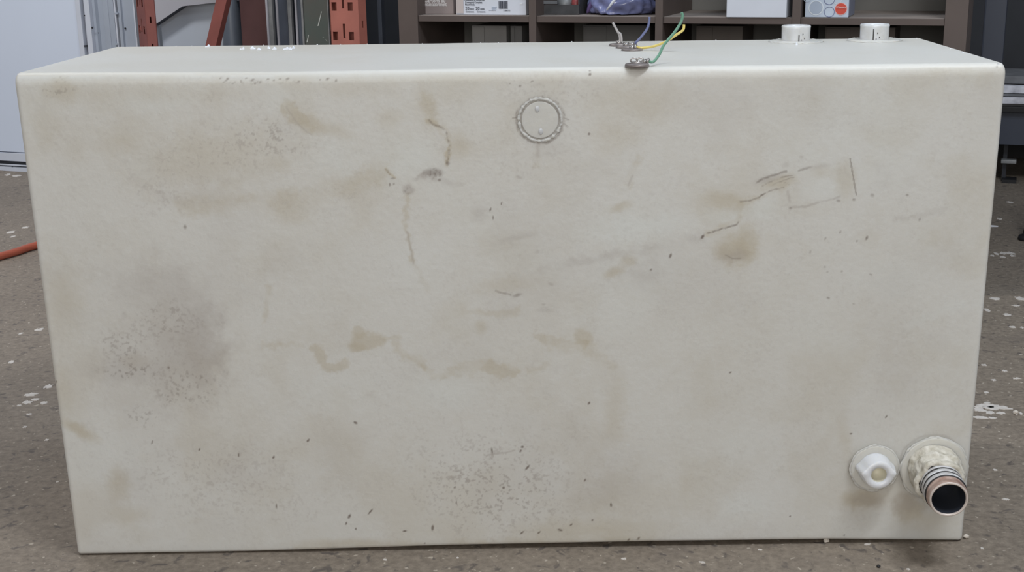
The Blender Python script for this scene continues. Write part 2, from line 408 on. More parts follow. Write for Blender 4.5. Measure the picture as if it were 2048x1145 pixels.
def window(x0, x1, z0, z1):
    c0, c1 = np.searchsorted(FX[nz//2], [x0, x1]); r0, r1 = np.searchsorted(FZ[:, nx//2], [z0, z1])
    return (slice(max(r0-4, 0), min(r1+4, nz)), slice(max(c0-14, 0), min(c1+14, nx)))
def blob(ch, px, py, rx, ry, amt, ang=0, soft=0.6, rag=0.5, tex=None):
    """soft-edged ragged patch; tex='spk' breaks it into specks, 'mot' mottles it"""
    x, z = fm(px, py); k = kpx(py); rx *= k; ry *= k; R = 1.6*max(rx, ry)
    sl = window(x-R, x+R, z-R, z+R); hf = min(0.005, 0.35*min(rx, ry)) if rag > .25 else 0; X = FX[sl]-x; Z = FZ[sl]-z
    a = math.radians(ang); U = X*math.cos(a)+Z*math.sin(a); V = -X*math.sin(a)+Z*math.cos(a)
    s = min(rx, ry)
    U = U+warpA[sl]*s*rag*2+warpC[sl]*hf; V = V+warpB[sl]*s*rag*2+warpD[sl]*hf
    r = np.sqrt((U/rx)**2+(V/ry)**2); m = 1-sm(1-soft, 1+soft*0.4, r)
    if tex == 'spk':
        m = m*sm(0.56, 0.72, n_fine[sl]+0.22*(n_mid[sl]-0.5)); amt *= 0.72
    elif tex == 'mot': m = m*sm(0.35, 0.7, n_mid[sl])
    add(ch, m*amt, sl)
def stroke(ch, pts, wd, amt, soft=0.7, rag=0.5, brk=0.0):
    P = [fm(*p) for p in pts]; k = kpx(pts[0][1]); wd *= k
    xs_ = [p[0] for p in P]; zs_ = [p[1] for p in P]; pad = wd*2+0.006
    sl = window(min(xs_)-pad, max(xs_)+pad, min(zs_)-pad, max(zs_)+pad)
    rg = 0 if rag < 0.2 else wd*rag*1.5+0.0035
    hf = 0.010 if wd > 0.0045 and rag >= .2 else 0
    X = FX[sl]+warpA[sl]*rg+warpC[sl]*hf; Z = FZ[sl]+warpB[sl]*rg+warpD[sl]*hf; D = np.full(X.shape, 9.0)
    for (a, b), (c, d) in zip(P, P[1:]):
        L2 = (c-a)**2+(d-b)**2+1e-12; t = np.clip(((X-a)*(c-a)+(Z-b)*(d-b))/L2, 0, 1)
        D = np.minimum(D, np.hypot(X-a-t*(c-a), Z-b-t*(d-b)))
    m = 1-sm(wd*(1-soft)*0.5, wd*0.5*(1+soft), D)
    if wd > 0.005: m = m*(0.35+0.65*sm(0.3, 0.6, n_mid[sl]))
    if ch == 'speck': amt *= 0.8
    if ch == 'tan' and wd > 0.006: amt *= 0.88
    if brk: m = m*sm(brk-0.12, brk+0.12, n_fine[sl]*0.5+n_mid[sl]*0.5)
    add(ch, m*amt, sl)
# overall cloudiness
add('tan', 0.22*sm(0.45, 0.75, n_low)); add('grime_shade', 0.16*sm(0.5, 0.8, vnoise(FX, FZ, 8, 4, 55)))
add('grime_shade', 0.17*sm(0.56, 0.72, n_fine)*sm(0.3, 0.7, n_mid))
add('bleach', 0.2*sm(0.56, 0.72, vnoise(FX, FZ, 260, 2, 71)))
add('tan', 0.08*sm(0.5, 0.75, vnoise(FX, FZ, 30, 4, 72)))
add('bleach', 0.30*sm(0.5, 0.75, vnoise(FX, FZ, 7, 3, 57)))
# top left
blob('tan', 125, 180, 48, 32, .5, 0, .9); blob('speck', 118, 176, 42, 28, .35, tex='spk'); blob('tan', 300, 190, 240, 22, .18, 0, 1)
blob('tan', 430, 200, 38, 38, .22, 0, .9); blob('grime_shade', 418, 198, 16, 12, .5, 40, tex='spk'); blob('speck', 540, 166, 130, 7, .14, 0, tex='spk')
for i_, (px, py) in enumerate(((440, 157), (455, 158), (468, 166), (482, 163), (492, 157), (505, 160), (516, 163), (520, 165), (535, 159), (548, 161), (560, 158), (575, 158), (640, 160), (672, 161), (450, 163), (510, 167), (598, 163), (655, 158), (1020, 167), (1040, 172), (1064, 163))):
    blob('speck', px, py, 2.2+(i_ % 3)*1.3, 1.5+(i_ % 2), .55, 20, rag=.2)
blob('tan', 420, 315, 185, 75, .42, 8, .9); blob('tan', 250, 270, 70, 40, .25, 20, .9); blob('grime_shade', 520, 275, 110, 50, .6, -6, .9, tex='spk')
blob('grime_shade', 400, 320, 170, 60, .6, 6, .9, tex='spk'); blob('speck', 545, 280, 70, 34, .24, -20, tex='spk'); blob('grime_shade', 330, 370, 110, 50, .3, 0, .9, tex='mot')
blob('tan', 560, 330, 30, 22, .3, 0, .9); blob('grime_shade', 320, 395, 90, 40, .5, 0, .9, tex='spk')
stroke('tan', [(370, 412), (450, 408), (560, 400), (640, 385), (710, 366), (765, 345)], 34, .5, .9); blob('tan', 585, 425, 50, 30, .35, 0, .9)
blob('bleach', 680, 310, 60, 45, .5, 0, .9); blob('bleach', 820, 315, 65, 45, .6, 0, .9); blob('bleach', 560, 195, 40, 30, .5, 0, .9)
blob('bleach', 300, 205, 90, 24, .45, 0, .9)
stroke('tan', [(577, 214), (586, 228), (600, 242), (618, 258)], 26, .62, .35); blob('tan', 622, 246, 42, 20, .55, -32, .6); blob('tan', 668, 258, 40, 16, .35, -25, .9)
stroke('grime_shade', [(574, 212), (580, 226), (600, 252), (624, 270)], 3, .5); blob('speck', 372, 453, 3.5, 5, .6, rag=.2)
blob('grime_shade', 640, 400, 120, 40, .25, 0, .9, tex='spk')
# centre rust trail
stroke('tan', [(851, 196), (856, 215), (866, 235)], 20, .55, .8); stroke('tan', [(845, 190), (858, 240)], 36, .25, .9)
stroke('speck', [(857, 239), (866, 249), (876, 253), (886, 259), (893, 270), (896, 283)], 3.4, .62, .6, brk=.42); stroke('tan', [(857, 239), (876, 253), (893, 270), (898, 300), (895, 326)], 9, .85, .8)
stroke('speck', [(896, 283), (899, 297), (897, 316), (894, 328)], 5, .6, .6, brk=.5); blob('speck', 896, 327, 5, 5, .5); stroke('tan', [(903, 306), (897, 320)], 4, .6)
blob('grime_shade', 870, 348, 40, 15, .8, 8, .7, tex='mot'); blob('speck', 874, 346, 26, 11, .7, 8, tex='spk'); blob('speck', 868, 345, 22, 8, .35, 0)
stroke('grime_shade', [(850, 350), (834, 358)], 8, .8, .8, brk=.4); blob('grime_shade', 817, 378, 12, 14, .7, 40, tex='mot'); blob('speck', 815, 381, 9, 9, .5, tex='spk'); blob('speck', 879, 360, 4, 3, .7, rag=.2)
stroke('tan', [(772, 337), (780, 348), (790, 357)], 5, .8); stroke('speck', [(773, 339), (781, 350)], 2, .5); blob('speck', 780, 369, 1.8, 4, .8, rag=.1); blob('speck', 788, 368, 1.6, 3, .6, rag=.1); blob('speck', 786, 357, 6, 2.5, .5)
stroke('tan', [(813, 385), (812, 430), (811, 460), (818, 482), (824, 500), (826, 520)], 8, .5, .9); stroke('grime_shade', [(814, 465), (819, 484), (824, 502), (828, 525)], 3.5, .55)
blob('tan', 920, 292, 26, 28, .42, 0, .9); stroke('tan', [(826, 520), (836, 550), (856, 575)], 9, .3, .9)
blob('grime_shade', 900, 365, 30, 8, .35, -15, .9); blob('tan', 775, 235, 35, 22, .3, 0, .9); blob('tan', 700, 180, 90, 20, .2, 0, 1)
stroke('grime_shade', [(1076, 284), (1076, 312)], 7, .45, .9); stroke('tan', [(1076, 284), (1075, 330)], 12, .35, .9)
blob('grime_shade', 1110, 190, 110, 40, .4, 0, .9, tex='spk'); blob('grime_shade', 1010, 300, 180, 60, .3, 0, .9, tex='spk'); blob('grime_shade', 1100, 300, 60, 20, .2, 0, .9)
for (px, py, a, b, an) in ((981, 419, 1.6, 5, -15), (1003, 407, 1.4, 4.5, -15), (986, 435, 1.4, 5, 10), (1180, 141, 3, 3, 0), (1180, 149, 3.2, 3, 0), (1178, 268, 3, 3, 0)):
    blob('speck', px, py, a, b, .85, an, rag=.1)
blob('grime_shade', 960, 424, 22, 20, .4, 30, .9); blob('grime_shade', 1037, 355, 8, 4, .6, -20, .8); blob('grime_shade', 1035, 475, 60, 8, .3, 14, .9); blob('grime_shade', 1075, 503, 5, 4, .4)
# right
blob('tan', 1555, 366, 40, 15, .6, 14, .7); blob('grime_shade', 1535, 358, 36, 9, .5, 14, .8)
stroke('speck', [(1514, 363), (1530, 356), (1550, 350), (1572, 344)], 4.2, .7, .8, brk=.42); stroke('speck', [(1524, 372), (1550, 360), (1585, 350)], 2.6, .55, .8, brk=.45); stroke('speck', [(1532, 378), (1560, 364), (1588, 354)], 2, .5, .8, brk=.45)
blob('speck', 1572, 372, 16, 9, .7, 20, tex='spk'); stroke('speck', [(1598, 340), (1620, 335)], 4, .55, .8, brk=.4); blob('grime_shade', 1640, 333, 26, 6, .35, 8, .9); blob('grime_shade', 1572, 330, 8, 6, .4, 0, .9); blob('grime_shade', 1603, 314, 5, 4, .5)
stroke('speck', [(1479, 404), (1500, 401), (1515, 397), (1528, 388), (1548, 382), (1566, 374)], 2.8, .6, .6, brk=.36); stroke('tan', [(1479, 406), (1528, 390), (1566, 377)], 9, .45, .9); stroke('speck', [(1520, 392), (1530, 388)], 3, .7)
stroke('grime_shade', [(1575, 382), (1579, 405)], 5, .5, .8); stroke('grime_shade', [(1579, 417), (1612, 414), (1645, 404), (1678, 395)], 4.5, .65, .8, brk=.35); blob('speck', 1581, 418, 4, 3, .4)
stroke('speck', [(1700.5, 318), (1706, 350), (1713, 391)], 2.4, .8, .5, rag=.1); blob('tan', 1687, 358, 26, 42, .42, 0, .7); blob('tan', 1645, 345, 22, 16, .3, 0, .9)
for (px, py, a, b, o) in ((1708, 400, 4, 3, .5), (1677, 402, 5, 3, .45), (1745, 391, 5, 4, .4), (1815, 391, 3.5, 3, .5), (1341, 512, 3, 6, .85), (1302, 540, 2.5, 3, .7), (1734, 477, 3, 5.5, .7), (1681, 465, 2.5, 4, .4), (1651, 478, 2, 4, .4), (1714, 483, 2.5, 3, .4), (1657, 597, 4, 2, .6), (1708, 609, 3, 2, .35), (1840, 440, 2.5, 4, .45), (1742, 550, 4, 2, .5), (1684, 544, 3, 2, .4), (1655, 545, 2.5, 2, .4), (1650, 535, 3, 2, .4), (1621, 505, 2.5, 4, .3)):
    blob('speck', px, py, a, b, o, -20, rag=.2)
blob('speck', 1405, 474, 3.2, 6, .95, -35, rag=.3)
stroke('speck', [(1416, 467), (1436, 460), (1452, 457), (1474, 451), (1477, 446)], 3.2, .8, .6, brk=.34); stroke('tan', [(1414, 468), (1450, 455), (1474, 440)], 14, .6, .8)
blob('tan', 1468, 500, 48, 36, .8, -8, .8); blob('tan', 1495, 490, 24, 44, .5, 0, .5); blob('grime_shade', 1468, 512, 30, 16, .5, 0, .8); stroke('speck', [(1452, 510), (1466, 518), (1480, 518)], 2.5, .45, brk=.4)
blob('tan', 1445, 402, 50, 22, .5, -10, .8); stroke('tan', [(1478, 408), (1474, 446)], 11, .5, .7); stroke('tan', [(1380, 420), (1470, 405)], 24, .3, .9)
blob('tan', 1240, 415, 28, 11, .55, 18, .9); stroke('tan', [(1254, 372), (1262, 345), (1274, 322)], 13, .45, .9); stroke('grime_shade', [(1256, 370), (1264, 352)], 4, .5)
blob('tan', 1228, 545, 26, 12, .6, 30, .8); blob('tan', 1258, 522, 18, 12, .5, 0, .8); blob('grime_shade', 1256, 521, 10, 8, .4, tex='spk'); blob('grime_shade', 1290, 545, 60, 35, .35, 20, .9, tex='mot')
stroke('grime_shade', [(1080, 540), (1200, 515), (1300, 500), (1400, 476)], 16, .35, .9, brk=.35); blob('bleach', 1270, 458, 130, 34, .85, 8, .9); blob('bleach', 1450, 435, 40, 18, .6, 0, .8); blob('bleach', 1525, 418, 48, 26, .8, 10, .7); blob('bleach', 1640, 375, 50, 30, .5, 10, .8)
blob('grime_shade', 1780, 350, 60, 30, .25, 0, .9, tex='mot'); stroke('grime_shade', [(1790, 440), (1840, 435), (1890, 420)], 10, .25, .9)
stroke('bleach', [(1820, 650), (1890, 620), (1970, 605)], 22, .35, .9); blob('bleach', 1790, 560, 80, 50, .35, 0, .9)
blob('tan', 1270, 200, 120, 45, .35, 0, .9); blob('tan', 1225, 270, 60, 40, .3, 0, .9)
# left lower
blob('grime_shade', 370, 690, 85, 135, .5, 0, .8); blob('grime_shade', 410, 690, 45, 95, .4, 0, .5); blob('grime_shade', 310, 560, 110, 60, .35, 0, .9); blob('grime_shade', 250, 735, 80, 40, .4, 0, .9)
blob('speck', 262, 741, 66, 20, .55, 0, tex='spk'); blob('speck', 245, 690, 50, 45, .3, tex='spk'); blob('grime_shade', 340, 690, 100, 110, .7, 0, tex='spk'); blob('speck', 385, 770, 70, 46, .42, 20, tex='spk'); blob('speck', 290, 830, 40, 26, .42, tex='spk'); blob('speck', 340, 640, 70, 40, .25, tex='spk')
blob('grime_shade', 251, 630, 8, 10, .8, tex='mot'); blob('speck', 340, 732, 3, 3, .6); blob('tan', 270, 720, 26, 18, .3, 0, .9); blob('grime_shade', 320, 700, 150, 160, .28, 0, .9)
blob('tan', 130, 610, 40, 60, .3, 0, .9); blob('tan', 155, 850, 36, 15, .7, -28, .8); blob('tan', 180, 868, 30, 13, .4, -25, .9); blob('tan', 242, 960, 26, 42, .55, 0, .9); blob('tan', 265, 1025, 40, 26, .35, 0, .9); blob('tan', 130, 770, 22, 60, .25, 0, .9)
for (px, py, a, b, an) in ((712, 843, 3, 5, 55), (618, 878, 2.5, 5, -40), (308, 880, 1.5, 5, -20), (480, 906, 1.5, 5, -8), (549, 911, 2.5, 4, -30), (700, 1029, 3, 6, -30), (694, 1043, 2, 4, -20), (742, 1020, 2, 9, -38), (866, 1053, 3, 7, -5), (810, 1059, 5, 2, 5), (555, 1008, 1.3, 7, 0), (1007, 974, 3, 3, 0), (1045, 893, 3.5, 3, 0), (1041, 901, 2, 4, -20), (1222, 1010, 2.5, 5, 5), (1178, 806, 2.5, 4, -30), (1185, 1040, 2.5, 2.5, -30), (1142, 1049, 2, 4, -50), (1120, 1059, 6, 2.5, -20), (1078, 1064, 2, 5, -50), (1044, 1064, 2, 6, -50), (1277, 1077, 2.5, 4, -50), (1257, 1080, 2, 5, -35), (1461, 746, 3, 2, 20), (1774, 836, 1.8, 4, -30), (1703, 870, 3, 2, 0), (910, 973, 2, 3, -20), (913, 1003, 1.6, 4, 0), (984, 900, 1.6, 8, 5), (713, 1054, 2, 3, 0), (402, 895, 2, 4, -30), (1055, 934, 2.5, 8, -40), (1581, 1035, 2, 2, 0), (1690, 1075, 2, 2, 0), (850, 1083, 2, 2, 0), (118, 760, 2, 3, 0), (1170, 960, 2, 4, -20)):
    blob('speck', px, py, a, b, .88, an, rag=.15)
blob('grime_shade', 1000, 960, 190, 120, .9, 0, .8, tex='spk'); blob('speck', 990, 1000, 150, 80, .28, 0, .9, tex='spk'); blob('grime_shade', 400, 930, 200, 60, .65, 0, .9, tex='spk'); blob('grime_shade', 500, 1000, 250, 60, .35, 0, .9, tex='spk')
stroke('grime_shade', [(975, 910), (1000, 905), (1028, 900)], 3.5, .7, brk=.35); blob('grime_shade', 470, 930, 90, 60, .25, 0, .9, tex='mot')
for (px, py) in ((1005, 868), (1230, 915), (1270, 1040), (977, 1079), (1256, 890)): blob('bleach', px, py, 4, 3, 1.0, -40, rag=.1)
blob('bleach', 345, 1097, 42, 7, .8, 0, .8, tex='mot'); blob('bleach', 1490, 1015, 50, 42, .6, 0, 1); blob('bleach', 890, 780, 90, 45, .6, 0, .9); blob('bleach', 680, 780, 120, 60, .3, 0, .9)
# wavy yellow tide marks in the middle
stroke('tan', [(634, 697), (641, 716), (654, 732), (676, 734), (690, 724)], 20, .62, .45); blob('tan', 737, 680, 40, 22, .62, 8, .35); blob('tan', 720, 662, 16, 14, .5, 0, .4); blob('tan', 716, 692, 22, 12, .5, 0, .4); stroke('tan', [(770, 676), (798, 672)], 11, .5, .6)
stroke('tan', [(792, 690), (812, 708), (835, 716), (852, 730)], 18, .48, .6); stroke('tan', [(852, 730), (870, 748), (892, 748), (912, 736)], 14, .6, .4); stroke('tan', [(912, 738), (940, 734), (975, 732), (1002, 742), (1022, 740)], 26, .62, .4)
stroke('tan', [(1078, 672), (1105, 686), (1140, 694), (1168, 688)], 20, .6, .45); blob('tan', 1168, 676, 20, 20, .5, 0, .4); stroke('tan', [(1168, 692), (1190, 712), (1220, 735)], 22, .35, .8); stroke('tan', [(1060, 742), (1090, 730)], 14, .3, .8)
stroke('tan', [(925, 620), (960, 625), (1000, 627), (1040, 620)], 13, .42, .8); blob('tan', 964, 655, 14, 16, .42, 0, .8); blob('tan', 1230, 800, 26, 60, .32, 0, .9); blob('tan', 1225, 860, 30, 40, .3, 0, .9)
stroke('tan', [(540, 570), (534, 600), (530, 640)], 10, .4, .9); stroke('tan', [(530, 690), (560, 684)], 14, .4, .8); stroke('tan', [(560, 688), (610, 690)], 8, .35, .8)
stroke('speck', [(993, 581), (1008, 587), (1020, 591)], 3.6, .55, .7, brk=.36); blob('speck', 1034, 591, 11, 4, .5, 15, .8); blob('grime_shade', 1103, 569, 7, 4, .6, -25); blob('grime_shade', 1087, 609, 5, 3, .55); blob('tan', 1010, 570, 70, 22, .35, 5, .9); blob('grime_shade', 1090, 620, 20, 6, .3)
blob('tan', 1280, 1000, 120, 70, .25, 0, .9); blob('tan', 1180, 1060, 180, 28, .45, 0, .9); blob('tan', 700, 1082, 120, 10, .55, 0, .9); stroke('tan', [(600, 1094), (900, 1084), (1300, 1078)], 12, .45, .9); blob('grime_shade', 1190, 980, 90, 60, .25, 0, 1)
blob('tan', 90, 240, 40, 60, .25, 0, .9)
# drips below the outlets, with the outlets' shadows painted in
blob('tan', 1735, 1000, 46, 24, .45, 0, .9); blob('grime_shade', 1728, 996, 24, 12, .4, 0, .9, tex='mot'); blob('grime_shade', 1838, 1010, 30, 26, .45, 0, .9, tex='mot'); blob('tan', 1850, 1040, 60, 34, .35, 0, .9); blob('grime_shade', 1714, 850, 14, 4, .35, 35, tex='spk')
def ringpts(px, py, r, a0=0, a1=360, n=40): return [(px+r*math.cos(math.radians(a0+(a1-a0)*i/n)), py+r*0.96*math.sin(math.radians(a0+(a1-a0)*i/n))) for i in range(n+1)]
stroke('speck', ringpts(1080, 240, 38.5), 2.6, .55, .6, rag=.1, brk=.36); stroke('grime_shade', ringpts(1080, 240, 39), 4, .5, .9)
stroke('grime_shade', ringpts(1080, 240, 47), 6, .6, .9, brk=.36); stroke('speck', ringpts(1080, 241, 48, 20, 200), 3, .5, .8, brk=.4); stroke('speck', ringpts(1081, 239, 48, 200, 330), 3, .6, .8, brk=.52)
for (a_, b_, c_, d_) in ((1118, 213, 1116, 218), (1126, 224, 1130, 231), (1128, 236, 1138, 240), (1127, 247, 1136, 254), (1124, 252, 1125, 262), (1034, 236, 1025, 236), (1036, 229, 1033, 233)): stroke('speck', [(a_, b_), (c_, d_)], 2.2, .6, .8, rag=.1)
blob('tan', 1726, 1000, 40, 22, .6, -8, .6); blob('grime_shade', 1740, 1004, 34, 18, .45, -10, .6); blob('tan', 1822, 1018, 38, 34, .6, -40, .6); blob('grime_shade', 1812, 1010, 28, 30, .5, -30, .6); blob('tan', 1690, 880, 14, 50, .3, 10, .9)  # stain and painted shadow to the lower left of both outlets
stroke('grime_shade', ringpts(1749, 937, 50, 60, 200), 5, .6, .9, brk=.3); stroke('grime_shade', ringpts(1868, 938, 68, 190, 330), 4, .45, .9, brk=.35)
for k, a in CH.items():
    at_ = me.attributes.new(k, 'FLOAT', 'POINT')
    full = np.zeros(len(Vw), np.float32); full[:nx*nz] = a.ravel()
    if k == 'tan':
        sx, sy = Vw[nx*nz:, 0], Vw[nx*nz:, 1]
        up = sm(0.6, 0.65, Vw[nx*nz:, 2]); full[nx*nz:] = 0.10*sm(0.5, 0.75, vnoise(sx, sy, 9, 4, 61))+up*(0.20*sm(0.22, 0.40, sy+0.10*(vnoise(sx, sy, 5, 3, 62)-0.5))+0.16*sm(-0.05, -0.45, sx))  # tan towards rear and left paints in the shading gradient of the top
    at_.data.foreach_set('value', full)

def tank_material():
    m = bpy.data.materials.new('translucent_polyethylene'); m.use_nodes = True; nt = m.node_tree; N = nt.nodes; L = nt.links
    b = N['Principled BSDF']; b.inputs['Roughness'].default_value = 0.46; b.inputs['Specular IOR Level'].default_value = 0.42
    b.inputs['Subsurface Weight'].default_value = 0.5; b.inputs['Subsurface Radius'].default_value = (1.0, 0.97, 0.9); b.inputs['Subsurface Scale'].default_value = 0.03
    tc = N.new('ShaderNodeTexCoord')
    def nz(scale, det=4):
        n = N.new('ShaderNodeTexNoise'); n.inputs['Scale'].default_value = scale; n.inputs['Detail'].default_value = det
        L.new(tc.outputs['Object'], n.inputs['Vector']); return n.outputs['Fac']
    r = N.new('ShaderNodeValToRGB'); e = r.color_ramp.elements; e[0].position = 0.3; e[1].position = 0.7
    e[0].color = srgb(206, 204, 198); e[1].color = srgb(210, 209, 205); L.new(nz(5), r.inputs['Fac'])
    c = r.outputs['Color']
    def over(c, name, color, gain):
        a = N.new('ShaderNodeAttribute'); a.attribute_name = name
        mu = N.new('ShaderNodeMath'); mu.operation = 'MULTIPLY'; mu.inputs[1].default_value = gain; mu.use_clamp = True
        L.new(a.outputs['Fac'], mu.inputs[0])
        x = N.new('ShaderNodeMix'); x.data_type = 'RGBA'; L.new(mu.outputs[0], x.inputs['Factor']); L.new(c, x.inputs[6]); x.inputs[7].default_value = color
        return x.outputs[2]
    c = over(c, 'bleach', srgb(213, 215, 212), 0.8)
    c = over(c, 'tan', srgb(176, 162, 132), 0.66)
    c = over(c, 'grime_shade', srgb(158, 149, 143), 0.6)
    c = over(c, 'speck', srgb(92, 72, 60), 0.85)
    L.new(c, b.inputs['Base Color'])
    bp = N.new('ShaderNodeBump'); bp.inputs['Strength'].default_value = 0.4; bp.inputs['Distance'].default_value = 0.0012
    L.new(nz(120, 5), bp.inputs['Height']); L.new(bp.outputs['Normal'], b.inputs['Normal'])
    return m
tank = empty('water_tank', (0, 0, 0))
tag(tank, 'large stained translucent white plastic water tank standing on the concrete floor', 'water tank')
link('tank_shell', me, tank_material(), tank)

def face_root(px, py):
    p = ony(px, py, 0); return Vector((p[0], -0.0004, p[2]))
def part(name, bm, m, loc, parent, smooth=True):
    o = obj(name, bm, m, parent, smooth); o.location = loc; return o
def axis_len(c, px, py):
    """how far an outlet at c reaches out along -y to be seen ending at px,py"""
    d = ray(px, py); t = (c[2]-CAM[2])/d[2]; return -(CAM+d*t)[1]

# round sight plug near the top of the front
c = face_root(1080, 240)
pl = bmesh.new(); lathe(pl, [(0.0, -0.002), (0.0232, -0.002), (0.0232, 0.0004), (0.0229, 0.00060), (0.0225, 0.00062), (0.012, 0.00062), (0.0, 0.00062)], 56, 'Y')
plug = part('sight_plug', pl, M['weld'], c, tank); plug['label'] = 'round blanking plug welded into the tank front'
bm = bmesh.new(); bead(bm, 0.0270, 0.0017, 120, 8, 1.2, 3)
part('weld_bead', bm, M['weld'], (0, 0, 0), plug)
for (px, py) in ((1074.5, 218), (1081.5, 263)):
    q = face_root(px, py)-c; bm = bmesh.new(); lathe(bm, [(0.0034, 0.0), (0.0034, 0.0011), (0.0028, 0.0014), (0.0, 0.0014)], 18, 'Y')
    o = part('dimple', bm, M['barb'], (q.x, 0, q.z), plug); o.scale = (0.85, 1, 1.15)

# white nylon drain fitting
c = face_root(1749, 937); Ld = axis_len(c, 1757, 951)
fit = empty('drain_fitting', c); fit.parent = tank; fit['label'] = 'white nylon threaded fitting with two ears and open bore'
bm = bmesh.new(); lathe(bm, [(0.033, -0.002), (0.0325, 0.0008), (0.030, 0.0012), (0.0, 0.0012)], 48, 'Y', 0.0006, 2)
part('flange', bm, M['weld'], (0, 0, 0), fit)
bm = bmesh.new(); bead(bm, 0.0325, 0.0017, 80, 8, 0.8, 8, poly=0.016); part('weld_bead', bm, M['weld'], (0, 0, 0), fit)
ear = lambda a: 1+0.2*max(0, math.cos(a-0.1))**34+0.2*max(0, -math.cos(a+0.1))**34
bm = bmesh.new()
lathe(bm, [(0.0225, 0.0008), (0.0215, Ld*0.45), (0.0202, Ld*0.8), (0.0193, Ld)], 64, 'Y', closed=True, lobes=ear)
lathe(bm, [(0.0193, Ld), (0.0182, Ld+0.0012)], 64, 'Y', closed=True, lobes=ear)
n_ = len(bm.verts); bm.verts.ensure_lookup_table(); rim_ = [bm.verts[n_-64+k] for k in range(64)]
hole_ = [bm.verts.new((0.0108*math.cos(2*math.pi*k/64), -(Ld+0.0010), 0.0108*math.sin(2*math.pi*k/64))) for k in range(64)]
hol2_ = [bm.verts.new((0.0104*math.cos(2*math.pi*k/64), -(Ld-0.0014), 0.0104*math.sin(2*math.pi*k/64))) for k in range(64)]
for k in range(64):
    bm.faces.new((rim_[k], rim_[(k+1) % 64], hole_[(k+1) % 64], hole_[k])); bm.faces.new((hole_[k], hole_[(k+1) % 64], hol2_[(k+1) % 64], hol2_[k]))
part('nylon_body', bm, M['nylon'], (0, 0, 0), fit)
bm = bmesh.new(); lathe(bm, [(0.0105, Ld-0.001), (0.0100, 0.004), (0.0, 0.0035)], 40, 'Y', closed=True)
part('bore', bm, M['nyloninner'], (0, 0, 0), fit)

# big outlet with sealant and threaded pipe
c = face_root(1868, 938); Lp = axis_len(c, 1890, 993)
out = empty('outlet_pipe', c); out.parent = tank; out['label'] = 'threaded pipe stub set in cream sealant on a round flange'
bm = bmesh.new(); lathe(bm, [(0.0455, -0.002), (0.045, 0.0009), (0.0425, 0.0014), (0.0, 0.0014)], 64, 'Y', 0.0007, 4)
part('flange', bm, M['weld'], (0, 0, 0), out)
bm = bmesh.new(); bead(bm, 0.0448, 0.0017, 90, 8, 0.8, 12, poly=0.008); part('weld_bead', bm, M['weld'], (0, 0, 0), out)
bm = bmesh.new()
s0, s1 = 0.001, Lp*0.50
prof = []
for i in range(15):
    t = i/14; r = 0.0362-0.0055*t + 0.0012*math.sin(t*15)
    prof.append((r, s0+(s1-s0)*t))
prof += [(0.0285, s1+0.001), (0.026, s1)]
lathe(bm, prof, 110, 'Y', 0.0045, 6, closed=True)
for v in bm.verts:
    q = v.co*150; v.co += Vector((v.co.x, 0, v.co.z)).normalized()*(0.0011*mnoise.noise(q)+0.0008*mnoise.noise(q*2.3))
part('sealant', bm, M['sealant'], (0, 0, 0), out).rotation_euler = (math.radians(3.2), 0, math.radians(-4.5))
bm = bmesh.new(); prof = []; mi = []
a = s1-0.003; b_ = Lp*0.76; nth = 3; b_ = Lp*0.84; pitch = (b_-a)/nth
for i in range(nth):
    h = a+i*pitch
    prof += [(0.0252, h), (0.0274, h+pitch*0.12), (0.0272, h+pitch*0.76), (0.0254, h+pitch*0.86)]
    mi += [1, 0, 1, 1]
prof.append((0.0255, b_)); 
lathe(bm, prof, 64, 'Y', 0.0004, 3, closed=True, mis=mi)
part('thread', bm, [M['thread'], M['groove']], (0, 0, 0), out).rotation_euler = (math.radians(3.2), 0, math.radians(-4.5))
bm = bmesh.new()
lathe(bm, [(0.0256, b_-0.002), (0.0262, b_+0.004), (0.0248, b_+0.008), (0.0254, Lp-0.006), (0.0246, Lp-0.001)], 64, 'Y', 0.0005, 5, closed=True)
part('pipe_collar', bm, M['rust'], (0, 0, 0), out).rotation_euler = (math.radians(3.2), 0, math.radians(-4.5))
bm = bmesh.new(); lathe(bm, [(0.0246, Lp-0.0012), (0.0240, Lp+0.0006), (0.0222, Lp+0.0006), (0.0214, Lp-0.002)], 64, 'Y', 0.0003, 5, closed=True)
part('pipe_lip', bm, M['lip'], (0, 0, 0), out).rotation_euler = (math.radians(3.2), 0, math.radians(-4.5))
bm = bmesh.new(); lathe(bm, [(0.0215, Lp-0.0015), (0.0206, Lp*0.5), (0.0196, 0.002), (0.0, 0.001)], 48, 'Y', closed=True)
part('pipe_bore', bm, M['bore'], (0, 0, 0), out).rotation_euler = (math.radians(3.2), 0, math.radians(-4.5))

